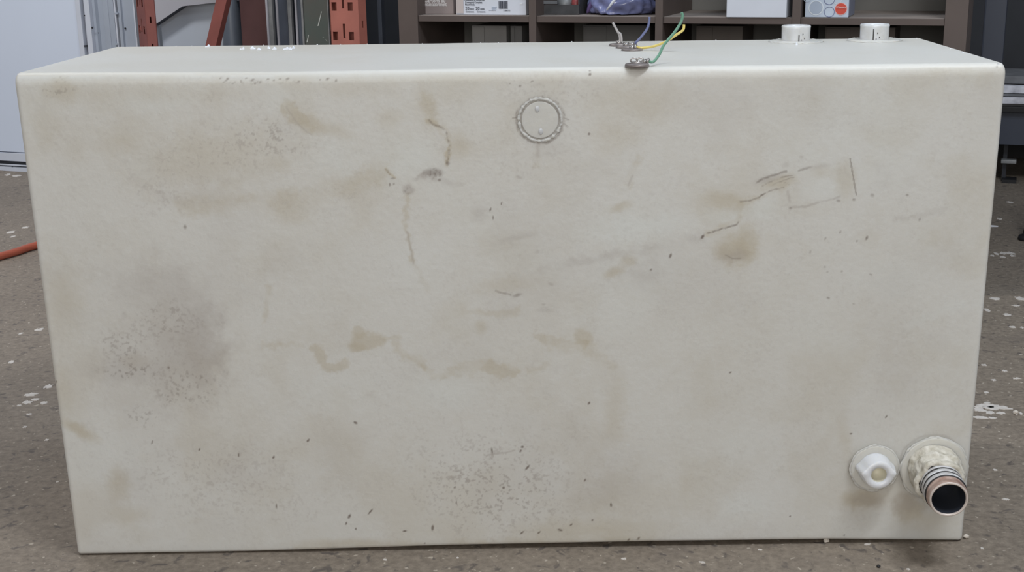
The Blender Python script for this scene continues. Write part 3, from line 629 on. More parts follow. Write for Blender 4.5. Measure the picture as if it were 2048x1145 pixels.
# two stub fittings on the top
for (px, py, sc, lab, sd) in ((1597, 85.5, 1.0, 'left white plastic hose stub on the tank top', 2), (1755.5, 83, 1.0, 'right white plastic hose stub on the tank top', 9)):
    p = onz(px, py, HT); p = Vector((p[0], p[1]+0.0215, 0)); p.z = topz(p.x, p.y)-0.0005
    f = empty('hose_stub', p); f.parent = tank; f['label'] = lab
    bm = bmesh.new(); lathe(bm, [(0.041, -0.002), (0.0405, 0.0012), (0.036, 0.0026), (0.0, 0.003)], 56, 'Z', 0.0012, sd); part('flange', bm, M['weld'], (0, 0, 0), f)
    bm = bmesh.new(); bead(bm, 0.0375, 0.0028, 80, 8, 0.7, sd, axis='Z'); part('weld_bead', bm, M['weld'], (0, 0, 0.0012), f)
    bm = bmesh.new(); r = 0.0213
    lathe(bm, [(r, 0.001), (r*0.995, 0.004), (r, 0.021), (r*1.02, 0.0235), (r*0.97, 0.0252), (r*0.76, 0.0250), (r*0.70, 0.022), (r*0.7, 0.004), (0.0, 0.0035)], 56, 'Z', 0.0004, sd, closed=True)
    part('tube', bm, M['barb'], (0, 0, 0), f)
    bm = bmesh.new(); a0 = -math.pi/2 + (0.02 if sd == 2 else -0.32)
    for (da, z0, z1, ww) in ((0, 0.003, 0.012 if sd == 2 else 0.019, 0.0007), (0.28, 0.012, 0.014, 0.0005), (0.42, 0.006, 0.0075, 0.0005), (0.2, 0.004, 0.005, 0.0006)):
        x_, y_ = math.cos(a0+da)*r*1.0, math.sin(a0+da)*r*1.0
        box(bm, x_-ww, x_+ww, y_-0.0008, y_+0.002, z0, z1)
    part('tool_nick', bm, M['groove'], (0, 0, 0), f, False)

# level senders: washer, screw, terminal and wire each
def sender(px, py, R, lab, wire, wmat, crimp, kind):
    p = onz(px, py, HT+0.003); p = Vector((p[0], p[1], 0)); p.z = topz(p.x, p.y)
    bm = bmesh.new(); lathe(bm, [(R, -0.001), (R*1.02, 0.0014), (R*0.99, 0.0030), (R*0.93, 0.0036), (0.0, 0.0042)], 40, 'Z', 0.0006, px)
    s = obj('level_sender', bm, M['washer'], tank, True); s.location = p; s['label'] = lab
    bm = bmesh.new()
    if kind == 'loops':     # curled clip of two little loops
        for dx in (-0.0042, 0.0042):
            pts = [(dx-0.002*math.copysign(1, dx)*0+0.0040*math.cos(a), 0, 0.0074+0.0030*math.sin(a)) for a in np.linspace(-2.4, 3.6, 16)]
            tube(bm, pts, 0.0010, 8)
        tube(bm, [(-0.008, 0, 0.0046), (0.008, 0, 0.0046)], 0.0016, 8)
    else:
        lathe(bm, [(0.0046, 0.003), (0.0046, 0.0058), (0.0036, 0.0074), (0.0, 0.0080)], 20, 'Z')
        box(bm, -0.0046, 0.0046, -0.0006, 0.0006, 0.0074, 0.0088)
    o = part('screw', bm, M['screw'], (0, 0, 0), s)
    bm = bmesh.new(); cx_, cy_ = crimp
    tube(bm, [(cx_*0.25, cy_*0.25, 0.0048), (cx_*0.6, cy_*0.6, 0.0056), (cx_*0.72, cy_*0.72, 0.0060)], [0.0026, 0.0022, 0.0028], 10)
    tube(bm, [(cx_*0.72, cy_*0.72, 0.0060), (cx_, cy_, 0.0068)], 0.0031, 12)
    part('ring_terminal', bm, M['screw'], (0, 0, 0), s)
    pts = [(cx_*0.9, cy_*0.9, 0.0066)]
    for (qx, qy, dy) in wire:
        q = ony(qx, qy, p.y+dy); pts.append((q[0]-p.x, q[1]-p.y, q[2]-p.z))
    bm = bmesh.new(); tube(bm, smoothpath(pts, 8), 0.0018, 10)
    part('wire', bm, wmat, (0, 0, 0), s)
    return s, p
sender(1274, 127, 0.0152, 'front sender disc with the green wire',
       [(1306, 124, 0.0), (1318, 110, 0.004), (1328, 90, 0.008), (1348, 66, 0.012), (1361, 46, 0.014), (1365, 32, 0.014), (1363, 25, 0.014)], M['wgreen'], (0.016, 0.004), 'loops')
sender(1264, 97.5, 0.0150, 'sender disc with the yellow wire, behind the green one',
       [(1284, 96, 0.0), (1310, 92, -0.01), (1334, 82, -0.02), (1352, 70, -0.028), (1366, 60, -0.03), (1368, 49, -0.03)], M['wyellow'], (0.006, -0.006), 'screw')
sender(1252, 92, 0.0150, 'sender disc with the slate blue wire',
       [(1272, 85, 0.0), (1283, 73, 0.0), (1294, 58, 0.0), (1298, 45, 0.0), (1299, 34, 0.0)], M['wblue'], (0.015, 0.004), 'screw')
ws, wp = sender(1238, 88, 0.0145, 'rearmost sender disc with a bare grey wire end',
       [(1240, 76, 0.0), (1238, 68, 0.0), (1232, 57, 0.0), (1225.5, 45, 0.0)], M['wgrey'], (0.001, -0.001), 'screw')
bm = bmesh.new()
pts = []
for (qx, qy) in ((1243, 84), (1243, 76), (1241, 68), (1238, 66)):
    q = ony(qx, qy, wp.y-0.002); pts.append((q[0]-wp.x, q[1]-wp.y, q[2]-wp.z))
tube(bm, smoothpath(pts, 6), 0.0017, 8); part('wire_strand', bm, M['wgrey'], (0, 0, 0), ws)

# burrs of plastic along the rear rim of the tank
bm = bmesh.new()
rimY = lambda x: RTL[1]+(RTR[1]-RTL[1])*(x-RTL[0])/(RTR[0]-RTL[0])
for i in range(16):
    x = random.uniform(RTL[0]+0.03, RTR[0]-0.03); y = rimY(x)-0.004-random.random()*0.006; s = random.uniform(0.0003, 0.0007)
    box(bm, x-s*1.5, x+s*1.5, y-s, y+s, topz(x, y)-s*0.8, topz(x, y)+s*0.9)
for i in range(5):
    t = random.random(); q = FTR*(1-t)+RTR*t; s = random.uniform(0.0006, 0.0012)
    box(bm, q[0]-0.012-s, q[0]-0.012+s, q[1]-s, q[1]+s, topz(q[0], q[1])-0.001, topz(q[0], q[1])+s)
bz = obj('rim_burrs', bm, M['shaving'], tank); bz['kind'] = 'stuff'

# plastic shavings lying on the tank top
SH = [(484, 100, 7, 2), (506, 99, 8, 4), (518, 101, 6, 3), (538, 98.5, 4, 4), (548, 100, 7, 2.5), (572, 100, 8, 3), (581, 100.5, 5, 3), (587, 98, 4, 3), (415, 94.5, 7, 2.5), (1593, 89.5, 3, 3)]
SHL = ['short flat white shaving, leftmost of the row of shavings on the tank top', 'curled white shaving, second of the row on the tank top', 'white shaving beside the dark crumb on the tank top',
       'white shaving standing on end in the middle of the shaving row', 'bent white shaving right of the upright one on the tank top', 'wide white shaving in the right cluster on the tank top',
       'round white shaving under the wide one, right cluster on the tank top', 'tilted white shaving, rightmost of the row on the tank top', 'lone white shaving at the rear rim before the orange brace', 'tiny white crumb in front of the left hose stub']
for (px, py, rx, ry), lb in zip(SH, SHL):
    p = onz(px, py, HT); k = 2.0/FPX; z = topz(p[0], p[1])
    bm = bmesh.new(); L_ = rx*k*0.62; n = 7; seed = px
    top, bot = [], []
    for i in range(n):
        t = i/(n-1)-0.5; hh = ry*k*(0.55-0.8*abs(t))+0.0005; zz = 0.0012*math.sin(t*6+seed)+0.0016
        for lst, s in ((top, 1), (bot, 0)):
            lst.append((bm.verts.new((t*2*L_, -0.0014, zz*s)), bm.verts.new((t*2*L_+0.0005, 0.0018, zz*s+hh*s))))
    for i in range(n-1):
        bm.faces.new((top[i][0], top[i+1][0], top[i+1][1], top[i][1])); bm.faces.new((bot[i][0], bot[i][1], bot[i+1][1], bot[i+1][0]))
        bm.faces.new((bot[i][0], bot[i+1][0], top[i+1][0], top[i][0])); bm.faces.new((bot[i][1], top[i][1], top[i+1][1], bot[i+1][1]))
    bm.faces.new((bot[0][0], top[0][0], top[0][1], bot[0][1])); bm.faces.new((bot[-1][0], bot[-1][1], top[-1][1], top[-1][0]))
    o = obj('plastic_shaving', bm, M['shaving']); o.location = (p[0], p[1], z); tag(o, lb, 'shaving', 'plastic shavings on the tank top')

# ================================================================== LEFT DOOR AND FRAME
pd = onz(0, 340) - ORG; VDOOR = pd@VD
def du(px, v=VDOOR, py=60): return at(px, py, v)[0]
def dz(py, v=VDOOR, px=20): return at(px, py, v)[1]
TOPZ = 2.35
def rpart(name, root_uvz, bm, m, parent, smooth=False):
    """part whose mesh was drawn in room coordinates; shift it to its root"""
    bmesh.ops.translate(bm, vec=-Vector(root_uvz), verts=bm.verts[:]); return obj(name, bm, m, parent, smooth)
u0 = du(0)
door = empty('door_1', W(u0, VDOOR, 0), -ROT); door['kind'] = 'structure'
R0 = (u0, VDOOR, 0)
zb = dz(304)
ul = u0-1.6
rpart('door_panel', R0, bx(ul, du(159), VDOOR, VDOOR+0.06, zb, TOPZ-0.1, bev=0.002), M['door'], door)
rpart('bottom_rail', R0, bx(ul, du(159), VDOOR-0.004, VDOOR+0.06, dz(322), zb-0.003, bev=0.002), M['frame'], door)
rpart('rubber_seal', R0, bx(ul, du(159), VDOOR-0.001, VDOOR+0.05, dz(333), dz(322), bev=0.001), M['rubber'], door)
bm = bx(ul, du(159), VDOOR-0.010, VDOOR+0.05, 0.0, dz(333)); box(bm, ul, du(159), VDOOR-0.013, VDOOR-0.009, dz(330), dz(327.5)); rpart('threshold', R0, bm, M['frame'], door)
bm = bmesh.new(); uu, zz = at(24, 332, VDOOR-0.012); lathe(bm, [(0.004, 0.0), (0.004, 0.002), (0.0, 0.003)], 14, 'Y')
o = obj('threshold_screw', bm, M['rubber'], door, True); o.location = (uu-u0, -0.0098, zz)
# stile, gaskets and jamb right of the leaf
vj = VDOOR
rpart('stile', R0, bx(du(159.5), du(169), vj-0.012, vj+0.06, 0, TOPZ, bev=0.003), M['frame'], door)
rpart('gasket', R0, bx(du(169), du(173.5), vj+0.012, vj+0.06, 0, TOPZ), M['rubber'], door)
rpart('gasket_strip', R0, bx(du(173.5), du(177), vj-0.004, vj+0.06, 0, TOPZ, bev=0.001), M['frame'], door)
rpart('gasket', R0, bx(du(177), du(179), vj+0.006, vj+0.06, 0, TOPZ), M['rubber'], door)
for (py) in (31, 92):
    uu, zz = at(170.5, py, vj-0.01); rpart('gasket_clip', R0, bx(uu-0.005, uu+0.003, vj-0.012, vj+0.012, zz-0.002, zz+0.002), M['rubber'], door)
jamb = empty('trim_1', W(du(179), vj, 0), -ROT); jamb['kind'] = 'structure'; R1 = (du(179), vj, 0)
rpart('angle_strip', R1, bx(du(179), du(188.5), vj-0.016, vj+0.06, 0, TOPZ, bev=0.001), M['frame'], jamb)
def screw(px, py, v, par, R, r=0.0035):
    uu, zz = at(px, py, v); bm = bmesh.new(); lathe(bm, [(r, 0.0), (r, 0.0015), (r*0.6, 0.0026), (0.0, 0.003)], 14, 'Y')
    o = obj('screw_head', bm, M['rubber'], par, True); o.location = (uu-R[0], v-R[1], zz-R[2])
screw(185, 55.5, vj-0.016, jamb, R1)
def fold_panel(par, R, prof, z0, z1, m, name, th=0.004):
    bm = bmesh.new(); a = [[bm.verts.new((u, v, z)) for (u, v) in prof] for z in (z0, z1)]; b = [[bm.verts.new((u, v+th, z)) for (u, v) in prof] for z in (z0, z1)]
    n = len(prof)
    for i in range(n-1):
        bm.faces.new((a[0][i], a[0][i+1], a[1][i+1], a[1][i])); bm.faces.new((b[0][i+1], b[0][i], b[1][i], b[1][i+1]))
        bm.faces.new((a[1][i], a[1][i+1], b[1][i+1], b[1][i])); bm.faces.new((a[0][i+1], a[0][i], b[0][i], b[0][i+1]))
    for i in (0, n-1): bm.faces.new((a[0][i], a[1][i], b[1][i], b[0][i]))
    return rpart(name, R, bm, m, par)
fold_panel(jamb, R1, [(du(188.7), vj), (du(194), vj), (du(196), vj+0.012), (du(207), vj+0.012), (du(209), vj+0.004), (du(217), vj+0.008), (du(221), vj), (du(231), vj)], 0, TOPZ, M['jamb'], 'jamb_sheet')
screw(195.5, 66, vj+0.005, jamb, R1, 0.004)
rpart('gasket', R1, bx(du(231), du(233.2), vj+0.008, vj+0.05, 0, TOPZ), M['rubber'], jamb)
rpart('gasket_strip', R1, bx(du(233.2), du(236.2), vj-0.004, vj+0.05, 0, TOPZ), M['frame'], jamb)
rpart('gasket', R1, bx(du(236.2), du(239), vj+0.008, vj+0.05, 0, TOPZ), M['rubber'], jamb)
for py in (27, 88):
    uu, zz = at(235, py, vj); rpart('gasket_clip', R1, bx(uu-0.006, uu+0.006, vj-0.008, vj+0.012, zz-0.003, zz+0.003), M['jamb'], jamb)
fold_panel(jamb, R1, [(du(239), vj), (du(245), vj), (du(246), vj+0.008), (du(252), vj+0.008), (du(253), vj), (du(272), vj+0.002)], 0, TOPZ, M['jamb'], 'jamb_sheet')
rpart('jamb_edge', R1, bx(du(272), du(274.5), vj-0.006, vj+0.05, 0, TOPZ, bev=0.001), M['frame'], jamb)
screw(251, 57, vj+0.006, jamb, R1)
wl = obj('wall_left', bx(0, du(274.5)-ul+0.6, 0, 0.12, 0, 2.6), M['sheetgrey']); wl.location = W(ul-0.6, VDOOR+0.065, 0); wl.rotation_euler = (0, 0, -ROT); wl['kind'] = 'structure'
wb = obj('wall_back', bx(0, 7.0, 0, 0.15, 0, 3.0), M['dark']); wb.location = W(-3.0, 2.6, 0); wb.rotation_euler = (0, 0, -ROT); wb['kind'] = 'structure'

# ================================================================== ORANGE RACK FRAME
VR = 0.03
def holed_plate(bm, us, zs_, solid, v0, v1):
    """plate of cells in the u-z plane; solid(i,j) says which cells are metal; open cells are punched holes"""
    nu, nzz = len(us)-1, len(zs_)-1
    S = [[solid(i, j) for j in range(nzz)] for i in range(nu)]
    g = lambda i, j: 0 <= i < nu and 0 <= j < nzz and S[i][j]
    def q(*p): bm.faces.new([bm.verts.new(x) for x in p])
    for i in range(nu):
        for j in range(nzz):
            if not S[i][j]: continue
            a, b, c_, d = us[i], us[i+1], zs_[j], zs_[j+1]
            q((a, v0, c_), (b, v0, c_), (b, v0, d), (a, v0, d)); q((b, v1, c_), (a, v1, c_), (a, v1, d), (b, v1, d))
            if not g(i-1, j): q((a, v1, c_), (a, v0, c_), (a, v0, d), (a, v1, d))
            if not g(i+1, j): q((b, v0, c_), (b, v1, c_), (b, v1, d), (b, v0, d))
            if not g(i, j-1): q((a, v0, c_), (a, v1, c_), (b, v1, c_), (b, v0, c_))
            if not g(i, j+1): q((a, v0, d), (b, v0, d), (b, v1, d), (a, v1, d))
ua, ub = at(661, 50, VR)[0], at(718, 50, VR)[0]; PW = ub-ua
uL, uLb = at(276, 50, VR+0.12)[0], at(325, 50, VR+0.12)[0]
rack = rthing('rack_frame', 'orange steel rack frame with punched posts and a diagonal brace behind the tank', 'rack frame', ua, VR, 0)
RR = (ua, VR, 0)
zh = at(669, 13, VR)[1]; pitch = zh-at(669, 72, VR)[1]
def post(par, width, name, zref, m='orange'):
    """C-shaped post with two columns of square holes and slots; local origin at its front left foot"""
    bm = bmesh.new()
    k = width/57.0     # a pixel of the front face, in metres
    us = [0, 4*k, 14*k, 24.5*k, 29*k, 36*k, 46*k, width]
    hs = 15*k; lo = 25*k
    n0 = int(zref/pitch)
    cuts = {0.0, 2.2}
    holes, slots = [], []
    z = zref-n0*pitch
    while z < 2.1:
        if z-hs > 0.02:
            holes.append((z-hs/2, z+hs/2)); cuts |= {z-hs/2, z+hs/2}
            s = z-pitch*0.02; slots.append((s-lo*0.1, s+lo*0.9)); cuts |= {s-lo*0.1, s+lo*0.9}
        z += pitch
    zz = sorted(cuts)
    def solid(i, j):
        c_ = (zz[j]+zz[j+1])/2
        if i in (1, 5): return not any(a < c_ < b for a, b in holes)
        if i == 3: return not any(a < c_ < b for a, b in slots)
        return True
    holed_plate(bm, us, zz, solid, 0, 0.0022)
    # flanges, each with its own slots
    cuts2 = {0.0, 2.2}; fs = []
    z = zref-n0*pitch-pitch*0.55
    while z < 2.1:
        if z > 0.03: fs.append((z-9*k, z+3*k)); cuts2 |= {z-9*k, z+3*k}
        z += pitch
    z2 = sorted(cuts2)
    b2 = bmesh.new(); ws_ = [0.0, 0.010, 0.015, 0.026]
    holed_plate(b2, ws_, z2, lambda i, j: not (i == 1 and any(a < (z2[j]+z2[j+1])/2 < b for a, b in fs)), 0, 0.0022)
    bmesh.ops.rotate(b2, cent=(0, 0, 0), matrix=Matrix.Rotation(math.radians(68), 3, 'Z'), verts=b2.verts[:])
    bmesh.ops.translate(b2, vec=(width, 0.001, 0), verts=b2.verts[:])
    tmp = bpy.data.meshes.new('t'); b2.to_mesh(tmp); b2.free(); bm.from_mesh(tmp); bpy.data.meshes.remove(tmp)
    box(bm, 0, 0.0022, 0, 0.034, 0, 2.2); box(bm, 0.0025, width+0.004, 0.027, 0.029, 0, 2.2)
    return obj(name, bm, M[m], par)
p1 = post(rack, PW, 'post', zh)
bm = bmesh.new(); box(bm, -0.02, PW+0.04, -0.02, 0.09, 0, 0.006); obj('foot_plate', bm, M['orange'], rack)
p2 = post(rack, PW, 'post', at(300, 5, VR+0.12)[1], 'orangeshaded'); p2.location = (uL-ua, 0.12, 0); p2.rotation_euler = (0, 0, math.radians(-38))
bm = bmesh.new()      # diagonal brace, an open channel
a = Vector((at(436, 0, VR+0.1)[0], 0, at(436, 0, VR+0.1)[1])); b_ = Vector((at(414, 94, VR+0.1)[0], 0, at(414, 94, VR+0.1)[1]))
d = (a-b_).normalized(); wv = Vector((at(456, 0, VR+0.1)[0]-a.x, 0, 0))
lo = b_-d*(b_.z-0.10)/d.z; hi = a+d*0.55
for (o0, o1, v0, v1) in ((0, 1, 0.09, 0.093), (1.0, 1.06, 0.09, 0.115), (-0.0, 0.06, 0.093, 0.14)):
    q = [lo+wv*o0, lo+wv*o1, hi+wv*o1, hi+wv*o0]
    vs = [bm.verts.new((p.x, VR+v0, p.z)) for p in q]+[bm.verts.new((p.x, VR+v1, p.z)) for p in q]
    for f in ((0, 1, 2, 3), (7, 6, 5, 4), (0, 4, 5, 1), (1, 5, 6, 2), (2, 6, 7, 3), (3, 7, 4, 0)): bm.faces.new([vs[i] for i in f])
rpart('brace', RR, bm, M['orangeshaded'], rack)
zq = 0.115
bm = bx(uL+0.01, ua, VR+0.145, VR+0.185, zq-0.03, zq+0.03); rpart('lower_tie', RR, bm, M['orange'], rack)
bolt = bmesh.new(); lathe(bolt, [(0.009, 0.0), (0.009, 0.006), (0.006, 0.008), (0, 0.008)], 6, 'Y')
o = obj('bolt', bolt, M['orangeshaded'], rack); q = at(292, 57, VR+0.12); o.location = (q[0]-ua, 0.12-0.012, q[1]); o['label'] = 'bolt head on the left post'

# ================================================================== STOCK BEHIND THE RACK
vb = 0.42
def slab(name, label, cat, px0, px1, v, th, ztop, m, z0=0.0, group=None, bev=0.0015, edge=None):
    a, b = at(px0, 50, v)[0], at(px1, 50, v)[0]
    o = obj(name, bx(0, b-a, 0, th, 0, ztop-z0, bev=bev), m); o.location = W(a, v, z0); o.rotation_euler = (0, 0, -ROT)
    tag(o, label, cat, group)
    if edge:
        obj('edge_strip', bx(-0.002, 0.004, -0.004, th, 0, ztop-z0), edge, o)
    return o
slab('metal_sheet', 'large plain grey metal sheet standing behind the orange diagonal brace', 'sheet', 322, 470, 0.495, 0.008, 1.5, M['sheetgrey'])
# bent cover with a slanted lower edge, standing on its rear leg flange in front of the sheet
vt = 0.46
pts = [at(322, 41, vt), at(365, 12.5, vt), at(432, 5, vt), at(470, 2, vt)]
bm = bmesh.new(); zt = 1.15
ex = at(306, 52.5, vt); lg0, lg1 = at(290, 60, vt)[0], at(304, 60, vt)[0]
outl = [(ex[0], ex[1])]+[(p[0], p[1]) for p in pts]+[(pts[-1][0], zt), (lg0, zt), (lg0, 0.0), (lg1, 0.0)]
fv = [bm.verts.new((u, vt, z)) for u, z in outl]; bv = [bm.verts.new((u, vt+0.03, z)) for u, z in outl]
bm.faces.new(fv); bm.faces.new(bv[::-1])
for i in range(len(outl)):
    j = (i+1) % len(outl); f = bm.faces.new((fv[i], bv[i], bv[j], fv[j]))
    if i < 4: f.material_index = 1  # underside faces coloured dark to paint in the shadow edge
for v_ in bm.verts: v_.co -= Vector((pts[0][0], vt, 0))
o = obj('machine_cover', bm, [M['sheetlight'], M['slate']]); o.location = W(pts[0][0], vt, 0); o.rotation_euler = (0, 0, -ROT)
tag(o, 'light grey cover panel with a slanted cut-out lower edge beside the orange post', 'panel')
bm = bmesh.new(); uu = at(459, 60, 0.36)[0]; r = at(477, 60, 0.36)[0]-uu
lathe(bm, [(0.0, 0), (r, 0.0), (r*1.04, 0.01), (r, 0.02), (r*0.98, 0.5), (r*0.8, 0.62), (r*0.5, 0.66), (0.0, 0.67)], 40, 'Z')
o = obj('gas_cylinder', bm, M['drum'], None, True); o.location = W(uu, 0.375, 0); tag(o, 'dull grey cylinder with a rounded shoulder beside the maroon board', 'cylinder')
slab('maroon_board', 'dark maroon board standing on edge beside the grey cylinder', 'board', 482, 535, 0.30, 0.02, 1.3, M['maroon'])
G = 'metal profiles standing in a row behind the rack'
slab('steel_bar', 'mottled light grey flat bar right beside the maroon board', 'bar', 536, 546, 0.26, 0.012, 1.25, M['steel'], edge=M['sheetlight'], group=G)
slab('steel_bar', 'dark slate flat bar between two light edged bars', 'bar', 546.5, 555, 0.29, 0.012, 1.2, M['slate'], group=G)
slab('steel_bar', 'wide blue grey bar with a bright left edge, left of the mottled strip', 'bar', 556, 576, 0.26, 0.02, 1.3, M['bluesteel'], edge=M['sheetlight'], group=G)
slab('steel_bar', 'narrow mottled pale strip in the middle of the bars', 'bar', 576.5, 583.5, 0.24, 0.012, 1.22, M['steel'], group=G)
slab('steel_bar', 'darkest slate bar right of the mottled pale strip', 'bar', 584, 593, 0.29, 0.012, 1.28, M['slate'], group=G)
slab('steel_bar', 'blue grey bar with a bright left edge against the glass sheet', 'bar', 594, 606, 0.25, 0.02, 1.27, M['bluesteel'], edge=M['sheetlight'], group=G)
gl = slab('glass_sheet', 'dusty greenish glass sheet with pale scratches left of the punched post', 'glass sheet', 606.5, 659, 0.22, 0.008, 1.15, M['glass'])
ga = at(606.5, 50, 0.22)[0]
for (p, q, wd) in (((643, 23), (636, 52), 1.3), ((617, 70), (614, 85), 1.4), ((645, 74), (647, 75), 1.2), ((651, 79), (654, 83), .5)):
    bm = bmesh.new(); a = at(*p, 0.219); b_ = at(*q, 0.219); k = wd*0.0013
    vs = [bm.verts.new((x-ga, vv, z)) for vv in (-0.0008, 0.001) for (x, z) in ((a[0]-k*0.5, a[1]), (a[0]+k*0.5, a[1]), (b_[0]+k, b_[1]), (b_[0]-k, b_[1]))]
    for f in ((0, 1, 2, 3), (7, 6, 5, 4), (0, 4, 5, 1), (1, 5, 6, 2), (2, 6, 7, 3), (3, 7, 4, 0)): bm.faces.new([vs[i] for i in f])
    obj('scratch', bm, M['scratch'], gl)
obj('edge_strip', bx(-0.003, 0.003, -0.003, 0.009, 0, 1.15), M['steel'], gl)
obj('edge_strip', bx(at(657.5, 50, 0.22)[0]-ga, at(659, 50, 0.22)[0]-ga, -0.003, 0.009, 0, 1.15), M['steel'], gl)
slab('dark_board', 'narrow near-black board standing between the orange post and the shelving', 'board', 756, 764, 0.35, 0.02, 1.3, M['bluesteel'])

# ================================================================== SHELVING UNIT
zS = at(1320, 34, 0)[1]                     # top of the visible shelf
TH = zS-at(1320, 47, 0)[1]
DEP = 0.31
cols = [at(836, 60, 0)[0], at(1058, 60, 0)[0], at(1072, 60, 0)[0], at(1310, 60, 0)[0], at(1325, 60, 0)[0], at(1583, 60, 0)[0], at(1600, 60, 0)[0], at(1888, 60, 0)[0]]
uLs, uRs = at(798, 60, 0)[0], at(1934, 60, 0)[0]
shelf = rthing('shelving_unit', 'brown cubby shelving unit with boxes behind the tank', 'shelving', uLs, 0, 0)
RS = (uLs, 0, 0); HS = zS+0.78
rpart('side_panel', RS, bx(uLs, cols[0], 0, DEP, 0, HS, bev=0.001), M['brown'], shelf)
rpart('side_panel', RS, bx(cols[7], uRs, 0, DEP, 0, HS, bev=0.001), M['brown'], shelf)
for i in (1, 3, 5): rpart('divider', RS, bx(cols[i], cols[i+1], 0.0, DEP-0.008, 0.06, HS-0.02, bev=0.001), M['brown'], shelf)
for (za) in (zS-0.50, zS, zS+0.39):
    for i in (0, 2, 4, 6):
        bm = bx(cols[i]+0.0005, cols[i+1]-0.0005, 0.003, DEP-0.008, za-TH, za, bev=0.001); bm.normal_update()
        for f in bm.faces: f.material_index = 1 if f.normal.z > 0.9 else 0
        rpart('shelf_board', RS, bm, [M['brown'], M['browntoplit']], shelf)
rpart('top_board', RS, bx(cols[0], cols[7], 0, DEP, HS-0.02, HS), M['brown'], shelf)
rpart('back_panel', RS, bx(uLs+0.002, uRs-0.002, DEP-0.007, DEP, 0.03, HS-0.021), M['brownin'], shelf)

def rbox(name, label, cat, px0, px1, v, dep, h, m, z=None, group=None, lid=None):
    z = zS if z is None else z
    a, b = at(px0, 20, v)[0], at(px1, 20, v)[0]
    o = empty(name, W(a, v, z+0.0005), -ROT); tag(o, label, cat, group)
    obj('carton_body', bx(0, b-a, 0, dep, 0, h, bev=0.0015), m, o)
    return o, b-a
# taupe carton, its lettering in white
o, wd = rbox('carton', 'taupe printed carton at the left end of the shelf', 'box', 841, 907, 0.05, 0.2, 0.16, M['carton'])
k = wd/66
text('lettering', 'Cartons au', 9.5*k, (8*k, -0.0006, (27-4.5)*k-0.002), M['white_ink'], o, off=0.0002)
text('lettering', 'moule assortiment', 9.5*k, (8*k, -0.0006, (27-12.5)*k), M['white_ink'], o, sx=0.62, off=0.0002)
obj('carton_flap', bx(0.002, wd-0.002, -0.003, 0.0, 0.09, 0.16), M['carton'], o)
# white carton with the barcode
o, wd = rbox('carton', 'white carton with black print and a barcode', 'box', 912.5, 1052, 0.03, 0.22, 0.17, M['whitebox'])
k = wd/140.5
obj('carton_flap', bx(0.0005, 15*k, -0.0012, 0.0, 0.004, 0.165), M['cartonlight'], o)
def tx(s, px, py, size, sx=1.0): text('lettering', s, size*k, ((px-912.5)*k, -0.0006, (28.5-py)*k), M['ink'], o, sx=sx)
tx('Contenants et couvercles', 929, 2.5, 5, 0.8); tx('Commercial Complete', 931, 7, 5, 0.75); tx('Bleach Bottle', 931, 11, 4.6, 0.8)
tx('20', 931, 19.5, 8.5); tx('pieces', 940, 19, 4.5, 0.8); tx('20', 952, 19.5, 8.5); tx('unités', 961.5, 19, 4.5, 0.8)
tx('Contenants', 932, 24, 4, 0.9); tx('Contenants', 955, 24, 4, 0.9)
bm = bmesh.new()
for i in range(3):
    for (a, b) in ((0, 10-i),): box(bm, (985+i*0.0-912.5)*k, (985+b-912.5)*k, -0.0006, 0.0002, (28.5-15.0-i*2.8)*k, (28.5-13.4-i*2.8)*k)
box(bm, (979-912.5)*k, (989-912.5)*k, -0.0006, 0.0002, (28.5-20.6)*k, (28.5-19.6)*k)
obj('print_block', bm, M['ring_ink'], o)
bm = bmesh.new(); x = 999.0
rng = random.Random(4)
while x < 1015.5:
    wbar = rng.choice((0.5, 0.8, 1.3, 1.7)); box(bm, (x-912.5)*k, (x+wbar-912.5)*k, -0.0006, 0.0002, (28.5-17.3)*k, (28.5-3)*k); x += wbar+rng.choice((0.4, 0.6, 0.9))
obj('barcode', bm, M['ink'], o)
text('lettering', '2 00417 5', 3.4*k, ((1008-912.5)*k, -0.0006, (28.5-21.5)*k), M['ink'], o)
obj('tape_glint', bx((1041-912.5)*k, (1047-912.5)*k, -0.0008, 0.0, (28.5-9)*k, (28.5-6.5)*k), M['stick'], o)
# dark parts bin
a, b = at(1084, 15, 0.06)[0], at(1158, 15, 0.06)[0]
o = empty('parts_bin', W(a, 0.06, zS+0.0005), -ROT); tag(o, 'dark open bin of small parts left of the blue plastic bag', 'bin')
bm = bmesh.new(); wd = b-a
box(bm, 0, wd, 0, 0.2, 0, 0.004); box(bm, 0, wd, 0, 0.003, 0.004, 0.024); box(bm, 0, 0.003, 0.003, 0.2, 0.004, 0.05); box(bm, wd-0.003, wd, 0.003, 0.2, 0.004, 0.05); box(bm, 0.003, wd-0.003, 0.197, 0.2, 0.004, 0.05)
obj('bin_shell', bm, M['bin'], o)
obj('label_holder', bx(0.003, wd*0.42, -0.002, 0, 0.026, 0.034), M['benchgrey'], o)
bm = bmesh.new(); lathe(bm, [(0.0, 0.0), (0.011, 0.0), (0.011, 0.028), (0.007, 0.032), (0.0, 0.032)], 18, 'Z')
def small(bm, name, label, cat, u, v, z, m):
    q = obj(name, bm, m, None, True); q.location = W(a+u, 0.06+v, zS+z); q.rotation_euler = (0, 0, -ROT); tag(q, label, cat); return q
small(bm, 'cap', 'red plastic cap in the dark parts bin', 'cap', wd*0.80, 0.035, 0.005, M['redbit'])
bm = bmesh.new(); lathe(bm, [(0.0, 0.0), (0.02, 0.0), (0.02, 0.030), (0.015, 0.034), (0.012, 0.030), (0.012, 0.004), (0, 0.004)], 24, 'Z')
small(bm, 'pipe_coupling', 'grey pipe coupling in the dark parts bin', 'coupling', wd*0.47, 0.045, 0.005, M['steel'])
